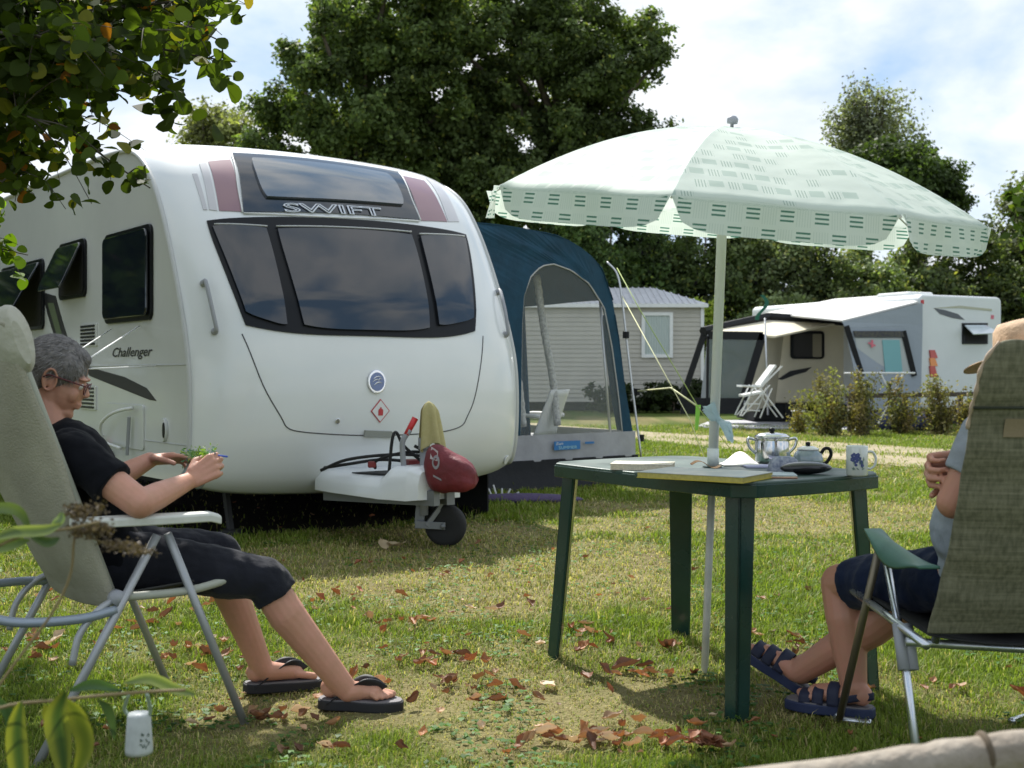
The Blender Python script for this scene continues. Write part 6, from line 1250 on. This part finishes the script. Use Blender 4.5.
def woman():
    root = thing('person', 'grey-haired person in black tee and capris reclining in the beige chair', 'person', KO[:])
    nh, fh = K(.0, -.10, .515), K(.0, .10, .515); nk, fk = P(264, 579, 3.70), P(220, 554, 3.93); na, fa = P(345, 688, 3.76), P(262, 668, 3.97)
    pel = K(-.02, 0, .50); neck = K(-.205, 0, .905); hc = P(57, 377, 3.58); ns, fs = K(-.175, -.165, .835), K(-.165, .165, .845); ne, fe = P(140, 504, 3.40), P(98, 488, 3.74); nw, fw = P(189, 481, 3.64), P(150, 460, 3.86)
    HB = basis((.94, .20, -.34), (.12, 0, 1)); TU = (neck-pel).normalized(); TB = basis(TU.cross(LT)*-1 if (TU.cross(LT)*-1).dot(FW) > 0 else TU.cross(LT), TU)
    body = MB(); head(body, hc, HB, .98)
    body.caps(neck-TU*.03, hc+HB@V((-.025, 0, -.05)), .058, .052, 16)
    def torso(mb, g):
        mb.ell(pel+TU*.02, (.115+g, .168+g, .115+g), TB, 24, 16); mb.ell(pel.lerp(neck, .35), (.118+g, .150+g, .14+g), TB, 24, 16); mb.ell(pel.lerp(neck, .68)+FW*.015, (.118+g, .165+g, .15+g), TB, 24, 16)
        for s in (ns, fs): mb.ell(s.lerp(neck, .25)-TU*.03, (.07+g, .075+g, .07+g), TB, 18, 12)
        for y in (-1, 1): mb.ell(pel.lerp(neck, .60)+FW*.085+LT*y*.07-TU*.02, (.055+g, .06+g, .06+g), TB, 16, 12)
    torso(body, 0)
    for s, e, w in ((ns, ne, nw), (fs, fe, fw)):
        body.caps(s, e, .052, .043, 16); mid = e.lerp(w, .35); body.caps(e, mid, .042, .040, 16); body.caps(mid, w, .040, .026, 16)
    for h, k, a in ((nh, nk, na), (fh, fk, fa)):
        body.caps(h, k, .078, .056, 16); m_ = k.lerp(a, .33)-FW*.012; body.caps(k, m_, .055, .058, 16); body.caps(m_, a, .057, .036, 16)
    # hands: far one open, reaching right; near one closed on the needle
    hand(body, fw, (.96, -.10, .08), (.15, -.35, -.9), -1, (.18, .22, .35, .55), 1.0, thumb=(.35, .35)); hand(body, nw, (.74, .30, .48), (-.55, .62, -.45), 1, (.75, .85, .95, 1.05), 1.0, thumb=(.8, .5))
    nheel, ntoe = V((-.598, 3.775, .045)), V((-.37, 3.785, .035)); fheel, ftoe = V((-.872, 3.955, .045)), V((-.68, 4.06, .035)); foot(body, na, nheel, ntoe, 1.0, 1); foot(body, fa, fheel, ftoe, 1.0, -1)
    b = organic('body', body, M_SKIN, root, .0038, 4, .5); eyes(hc, HB, b, .98)
    # clothes
    sh = MB(); torso(sh, .013)
    for s, e, k in ((ns, ne, .62), (fs, fe, .6)): sh.caps(s, s.lerp(e, k), .068, .066, 18, ends=(1, 0))
    sh.caps(neck-TU*.05, neck-TU*.0, .085, .066, 18, ends=(1, 0)); organic('tee', sh, M_TEE, root, .006, 4, .5, wr(14, .007))
    pt = MB(); pt.ell(pel-CZ*.005, (.135, .185, .115), TB, 24, 16)
    for h, k, a in ((nh, nk, na), (fh, fk, fa)): pt.caps(h, k, .090, .070, 18); q = k+(a-k).normalized()*.065; pt.caps(k, q, .070, .071, 18, ends=(1, 0))
    organic('capris', pt, M_CAPRI, root, .006, 4, .5, wr(13, .008))
    # short hair
    hr = MB()
    def q(x, y, z): return hc+HB@V((x, y, z))
    hr.ell(q(-.018, 0, .034), (.098, .080, .090), HB, 24, 18); hr.ell(q(-.050, 0, -.010), (.062, .068, .070), HB, 20, 14); hr.ell(q(.032, 0, .072), (.046, .056, .034), HB, 18, 12); hr.ell(q(.020, -.045, .04), (.052, .034, .045), HB, 18, 12); hr.ell(q(.020, .045, .04), (.052, .034, .045), HB, 18, 12)
    hh = organic('hair', hr, M_HAIR, root, .004, 8, .5, wr(45, .0025))
    rg = np.random.default_rng(5); VV, FF, C = [], [], []
    for v in hh.data.vertices:
        if rg.random() > .28: continue
        p = WM[root.name]@v.co; n = (p-q(-.02, 0, .02)).normalized(); lp = HB.transposed()@(p-hc)
        flow = HB@V((.35 if lp.x > .02 else -.55, 0, -.75)); flow = (flow-n*flow.dot(n)).normalized(); L_ = rg.uniform(.012, .026); sd = n.cross(flow)*.0009; jit = V(rg.normal(size=3))*.003
        o = len(VV); VV += [p-sd, p+sd, p+flow*L_+n*.004+jit]; FF.append((o, o+1, o+2)); c = rg.uniform(.04, .30); C += [(c, c*.95, c*.92)]*3
    np_mesh('hair_strands', [tuple(a) for a in VV], FF, leaf_mat('hair_strand', .0, .5), hh, np.array(C))
    # glasses
    mb = MB()
    for y in (-1, 1): mb.tube([q(.096-.004*abs(math.cos(a)), y*.032+.023*math.cos(a), -.006+.017*math.sin(a)) for a in [k*math.pi/9 for k in range(18)]], .0018, 6, closed=True); mb.tube([q(.092, y*.056, .004), q(.03, y*.080, .006), q(-.012, y*.081, .006), q(-.025, y*.078, -.006)], .0022, 6)
    mb.tube([q(.098, -.010, -.002), q(.101, 0, .001), q(.098, .010, -.002)], .0018, 6); gl = mb.build('glasses', mat('dark_red_frame', (.10, .015, .02), .3), root, smooth=True)
    for y in (-1, 1): mb = MB(); mb.add([q(.094, y*.032+.021*math.cos(a), -.006+.015*math.sin(a)) for a in [k*math.pi/9 for k in range(18)]], [tuple(range(18))]); mb.build('lens', mat('lens_glass', (.8, .85, .85), .02, alpha=.15, spec=1), gl)
    def straps(r, heel, d, up, l, s):
        for y in (-1, 1):
            mb = MB(); band(mb, [heel+d*.035+l*y*.036+up*.0, heel+d*.075+l*y*.036+up*.035, heel+d*.115+l*y*.026+up*.058, heel+d*.155+l*y*.010+up*.052, heel+d*.185+l*.008+up*.030], .044, (d*.75+up*.5).normalized()); mb.build('strap', mat('black_strap', (.012, .012, .016), .6, bump=(20, .3, .01)), r, smooth=True)
        mb = MB(); mb.tube([heel+d*.18+l*.010+up*.034, heel+d*.197+l*.012+up*.003], .004, 8); mb.build('toe_post', MATS['black_strap'], r)
    sandal('sandal', 'black toe-post sandal on the near foot of the woman in capris', nheel, ntoe, straps, 1.0, group='black sandals of the seated woman'); sandal('sandal', 'black toe-post sandal on the far foot of the woman, nearer the chair leg', fheel, ftoe, straps, 1.0, side=-1, group='black sandals of the seated woman')
    # needlework: cloth held between the hands, threads and leaves of green
    c0 = fw+V((.13, -.02, -.01)); c1 = nw+V((.06, .04, .05)); root2 = thing('needlework', 'small piece of needlework with green and blue threads held in both hands', 'needlework', c0.lerp(c1, .5)[:])
    mb = MB()
    def cl(u, v, k): p = c0.lerp(c1+V((.02, 0, 0)), u)+V((-.05*v, .0, .01-.085*v)); return p+V((0, .012*math.sin(u*9+v*6), .006*math.sin(u*13)))+V((0, .002*k, 0))
    mb.shell(cl, 18, 12); mb.build('cloth', mat('pale_aida', (.42, .50, .46), .9, var=(60, .5, (.15, .3, .28))), root2, smooth=True)
    rg = np.random.default_rng(3); C_, N_, S_, cc = [], [], [], []
    for _ in range(420): p = c0.lerp(c1, rg.random()*1.05-.05)+V((0, 0, .024))+V(rg.normal(size=3))*.013; C_.append(tuple(p)); N_.append(rg.normal(size=3)); S_.append(rg.uniform(.003, .010)); cc.append([(.25, .40, .06), (.08, .22, .10), (.05, .12, .35), (.45, .5, .3)][rg.choice(4, p=[.45, .25, .1, .2])])
    leaves_mesh('threads', np.array(C_), np.array(N_), np.array(S_), np.array(cc), root2, leaf_mat('thread', .2, .6), long=2.2)
    mb = MB(); a = nw+V((.03, .05, .055)); mb.tube([a, a+V((.035, .01, .02)), a+V((.075, .0, .015))], .003, 6); mb.build('thread_end', mat('blue_thread', (.06, .12, .55), .6), root2, smooth=True)
woman()
# ================= right chair
GW = V((-.05, .999, 0)).normalized(); RT = V((.999, .05, 0)).normalized(); QO = V((1.31, 3.32, 0))
def Q(x, y, z): return QO+GW*x+RT*y+CZ*z
def right_chair():
    root = thing('garden_chair', 'dark green high-backed folding garden chair seen from behind, holding the man in the straw hat', 'chair', QO[:])
    M_GF = mat('green_slub_fabric', (.062, .068, .046), .9, bump=(120, .4, .003)); m = M_GF; nt = m.node_tree; N = nt.nodes; L = nt.links
    tc = N.new('ShaderNodeTexCoord'); acc = None
    for sc in ((4, 4, 90), (70, 70, 3)):
        mp = N.new('ShaderNodeMapping'); mp.inputs['Scale'].default_value = sc; nz = N.new('ShaderNodeTexNoise'); nz.inputs['Scale'].default_value = 1.6; nz.inputs['Detail'].default_value = 4; L.new(tc.outputs['Object'], mp.inputs[0]); L.new(mp.outputs[0], nz.inputs[0])
        if acc is None: acc = nz.outputs[0]
        else: mm = N.new('ShaderNodeMath'); mm.operation = 'ADD'; L.new(acc, mm.inputs[0]); L.new(nz.outputs[0], mm.inputs[1]); acc = mm.outputs[0]
    r = N.new('ShaderNodeMapRange'); r.inputs[1].default_value = .75; r.inputs[2].default_value = 1.25; L.new(acc, r.inputs[0]); mx = N.new('ShaderNodeMix'); mx.data_type = 'RGBA'; mx.inputs[6].default_value = (.095, .094, .058, 1); mx.inputs[7].default_value = (.20, .19, .13, 1); L.new(r.outputs[0], mx.inputs[0]); L.new(mx.outputs[2], N['Principled BSDF'].inputs['Base Color'])
    M_SV = mat('silver_tube', (.55, .58, .62), .22, metal=.9, rvar=(10, .15, .4)); M_BR = mat('bronze_tube', (.20, .17, .12), .35, metal=.6); M_AG = mat('green_armrest', (.05, .13, .095), .45, var=(14, .15))
    for s in (-1, 1):
        y = s*.300
        mb = MB(); mb.tube([Q(.075, y*.90, .580), Q(.335, y*1.0, .02)], .0115, 12); lg = mb.build('leg', M_BR, root, smooth=True)
        mb = MB(); mb.tube(crom([Q(.335, y, .03), Q(.36, y, .012), Q(.33, y*.82, .010), Q(.30, y*.72, .014)], 5), .011, 10); mb.build('foot_cap', M_SV, lg, smooth=True)
        mb = MB(); mb.tube([Q(.06, y*.88, .580), Q(-.10, y*.90, .33), Q(-.30, y*.99, .0)], .0115, 12); mb.build('leg', M_SV, root, smooth=True)
        mb = MB(); mb.tube([Q(.30, y*.93, .42), Q(-.28, y*.93, .38)], .0115, 12); mb.build('seat_tube', M_SV, root, smooth=True)
        mb = MB(); mb.tube([Q(-.24, y*.80, .38), Q(-.50, y*.74, 1.08)], .0105, 12); mb.build('back_tube', M_SV, root, smooth=True)
        for k in (-1, 1): mb = MB(); mb.tube([Q(-.095, y*.90+k*.012, .395), Q(-.145, y*.91+k*.012, .285)], .016, 12); mb.build('hinge_plate', M_GREYPL, root, smooth=True)
        def ar(u, v, k):
            x = -.30+.41*u; w = .020+.018*math.sin(math.pi*min(1., u*.8+.12)); z = .606-.03*(1-u)+.012*u; dn = .045*math.sin(math.pi*u)**1.5*((2*v-1)**2); return Q(x, y*.93+(v-.5)*2*w, z-dn+(.007 if k else 0))
        mb = MB(); mb.shell(ar, 26, 10); mb.build('armrest', M_AG, root, smooth=True)
    mb = MB(); mb.tube([Q(-.17, -.29, .365), Q(-.22, 0, .355), Q(-.17, .29, .365)], .012, 12); mb.build('rear_bar', M_SV, root, smooth=True)
    def out(v_, u_): return 1-.10*max(0, (u_-.86)/.14)**2
    def bk(u, v, k):
        yy = (2*v-1)*(.268-.022*min(1, u*3))*(1-.16*max(0, (u-.88)/.12)**2); z = .405+.735*u; x = -.255-.275*u; sag = -.03*math.sin(math.pi*u)*(1-(2*v-1)**2); rip = .003*math.sin(u*36+v*3); bl = -.012*math.sin(math.pi*min(1, max(0, (u-.80)/.2))) if u > .8 else 0
        return Q(x+sag+rip+bl+(.012 if k else -.012)*(1-abs(2*v-1)**10*.6), yy, z+.006*math.sin(v*19)*(u > .98))
    mb = MB(); mb.shell(bk, 50, 30); bb = mb.build('backrest', M_GF, root, angle=60, bevel=.005)
    mb = MB(); mb.tube([bk(u, 0, 1)*.5+bk(u, 0, 0)*.5-RT*.002 for u in [.72+.28*k/24 for k in range(25)]], [.0045+.0015*math.sin(k*1.3) for k in range(25)], 8); mb.build('piping', mat('tan_piping', (.42, .32, .24), .8), bb, smooth=True)
    mb = MB(); mb.tube([bk(.79, v/20, 0)-GW*.001 for v in range(21)], .004, 6); mb.build('pillow_seam', mat('dark_seam', (.03, .035, .022), .9), bb, smooth=True)
    mb = MB(); mb.shell(lambda u, v, k: bk(.695+.06*u, .15+.5*v, 0)-GW*(.003+.001*k), 6, 20); mb.build('patch', mat('tan_patch', (.24, .19, .12), .9, bump=(120, .3, .003)), bb)
    mb = MB(); mb.shell(lambda u, v, k: Q(-.26+.56*u, (v-.5)*.53, .40+.02*u-.05*(1-(2*v-1)**2)*math.sin(math.pi*(.2+.7*u))+(.006 if k else 0)), 16, 16); mb.build('seat', mat('black_seat', (.015, .015, .015), .9), root, smooth=True)
right_chair()
def man():
    root = thing('person', 'person in straw hat, grey tee and navy shorts sitting in the green chair', 'person', QO[:])
    lh, rh = Q(-.02, -.10, .50), Q(-.05, .11, .50); lk, rk = P(840, 583, 3.75), P(905, 602, 3.62); la, ra = V((1.055, 3.70, .09)), V((.93, 3.87, .105)); pel = Q(-.06, 0.02, .50); neck = Q(-.26, .03, .95); hc = V((1.335, 3.07, 1.055))
    ls, rs = Q(-.24, -.105, .90), Q(-.25, .185, .92); le, re = P(953, 503, 3.10), V((1.53, 3.06, .70)); lw, rw = V((1.33, 3.27, .76)), V((1.192, 3.20, .835)); HB = basis((-.15, .98, -.12), (0, 0, 1)); TU = (neck-pel).normalized(); TB = basis(GW, TU)
    b = MB(); head(b, hc, HB, 1.02); b.caps(neck-TU*.03, hc+HB@V((-.02, 0, -.05)), .062, .058, 16)
    def torso(mb, g):
        mb.ell(pel+TU*.02, (.13+g, .175+g, .12+g), TB, 24, 16); mb.ell(pel.lerp(neck, .33)+GW*.03, (.155+g, .195+g, .16+g), TB, 24, 16); mb.ell(pel.lerp(neck, .68), (.13+g, .185+g, .16+g), TB, 24, 16)
        for s in (ls, rs): mb.ell(s.lerp(neck, .25)-TU*.02, (.075+g, .085+g, .075+g), TB, 18, 12)
    torso(b, 0)
    for s, e, w in ((ls, le, lw), (rs, re, rw)): b.caps(s, e, .050, .043, 16); m_ = e.lerp(w, .35); b.caps(e, m_, .042, .042, 16); b.caps(m_, w, .042, .029, 16)
    for h, k, a in ((lh, lk, la), (rh, rk, ra)): b.caps(h, k, .088, .060, 16); m_ = k.lerp(a, .33)-GW*.015; b.caps(k, m_, .060, .063, 16); b.caps(m_, a, .062, .040, 16)
    hand(b, rw, (-.93, -.30, -.22), (.30, -.93, -.18), -1, (.95, 1., 1., 1.05), 1.08, spread=.06, thumb=(.3, .2)); hand(b, lw, (.9, .3, .1), (-.2, .1, -1), 1, (.4, .4, .4, .4), 1.05)
    lheel, ltoe = V((1.095, 3.665, .045)), V((.90, 3.79, .04)); rheel, rtoe = V((.955, 3.885, .05)), V((.80, 3.97, .15)); foot(b, la, lheel, ltoe, 1.05, -1); foot(b, ra, rheel, rtoe, 1.0, 1)
    o = organic('body', b, M_SKIN2, root, .0038, 4, .5); eyes(hc, HB, o, 1.02)
    s_ = MB(); torso(s_, .014)
    for s, e, k in ((ls, le, .72), (rs, re, .7)): s_.caps(s, s.lerp(e, k*.80), .064, .060, 18, ends=(1, 0))
    s_.caps(neck-TU*.05, neck, .09, .07, 18, ends=(1, 0)); organic('tee', s_, M_GTEE, root, .006, 4, .5, wr(12, .008))
    p_ = MB(); p_.ell(pel-CZ*.01, (.15, .195, .115), TB, 24, 16)
    for h, k in ((lh, lk), (rh, rk)): q = h.lerp(k, .84); p_.caps(h, q, .092, .084, 18, ends=(1, 0))
    organic('shorts', p_, M_NAVY, root, .006, 4, .5, wr(12, .008))
    hr = MB(); hr.ell(hc+HB@V((-.022, 0, .02)), (.094, .078, .085), HB, 20, 14); organic('hair', hr, M_HAIR, root, .005, 3, .5, wr(45, .003))
    def straps(r, heel, d, up, l, s):
        for (x0, h, w) in ((.185, .036, .036), (.145, .050, .034), (.10, .066, .036)):
            mb = MB(); band(mb, [heel+d*x0*s+l*.044, heel+d*x0*s+l*.036+up*h*.75, heel+d*x0*s+up*h, heel+d*x0*s-l*.036+up*h*.7, heel+d*x0*s-l*.044], w, d); mb.build('strap', mat('navy_strap', (.016, .02, .045), .7, bump=(20, .3, .01)), r, smooth=True)
        mb = MB(); band(mb, [heel+d*.10+l*.036+up*.01, heel+d*.04+l*.034+up*.03, heel-d*.012+up*.035, heel+d*.04-l*.034+up*.03, heel+d*.10-l*.036+up*.01], .022, up); mb.build('heel_strap', MATS['navy_strap'], r, smooth=True)
    ms = mat('navy_sole', (.018, .028, .075), .6)
    sandal('sandal', 'navy strapped sandal flat on the grass under the green armrest', lheel, ltoe, straps, 1.05, ms, -1, 'navy sandals of the man in shorts'); sandal('sandal', 'navy strapped sandal tilted toes-up beside the near table leg', rheel, rtoe, straps, 1.0, ms, 1, 'navy sandals of the man in shorts')
    # straw hat
    hroot = thing('straw_hat', 'pale straw sun hat on the head of the man in the green chair', 'hat', hc[:]); HM = Matrix.Rotation(-.13, 3, 'Y')@Matrix.Rotation(-.10, 3, 'X'); M_STR = mat('straw', (.50, .34, .22), .8, var=(40, .25), bump=(120, .6, .004)); c = hc+V((.0, -.01, .060)); M = Matrix.Translation(c)@HM.to_4x4()
    mb = MB(); mb.lathe([(.098, .0), (.100, .02), (.092, .07), (.078, .088), (.05, .092), (.0, .088)], 36, M); mb.build('crown', M_STR, hroot, smooth=True)
    mb = MB(); mb.shell(lambda u, v, k: M@V(((.096+.080*v)*math.cos(u*2*math.pi), (.096+.080*v)*math.sin(u*2*math.pi)*1.05, -.012*v+.010*v*math.sin(u*12.566)+.003*k)), 48, 8); mb.build('brim', M_STR, hroot, smooth=True)
man()
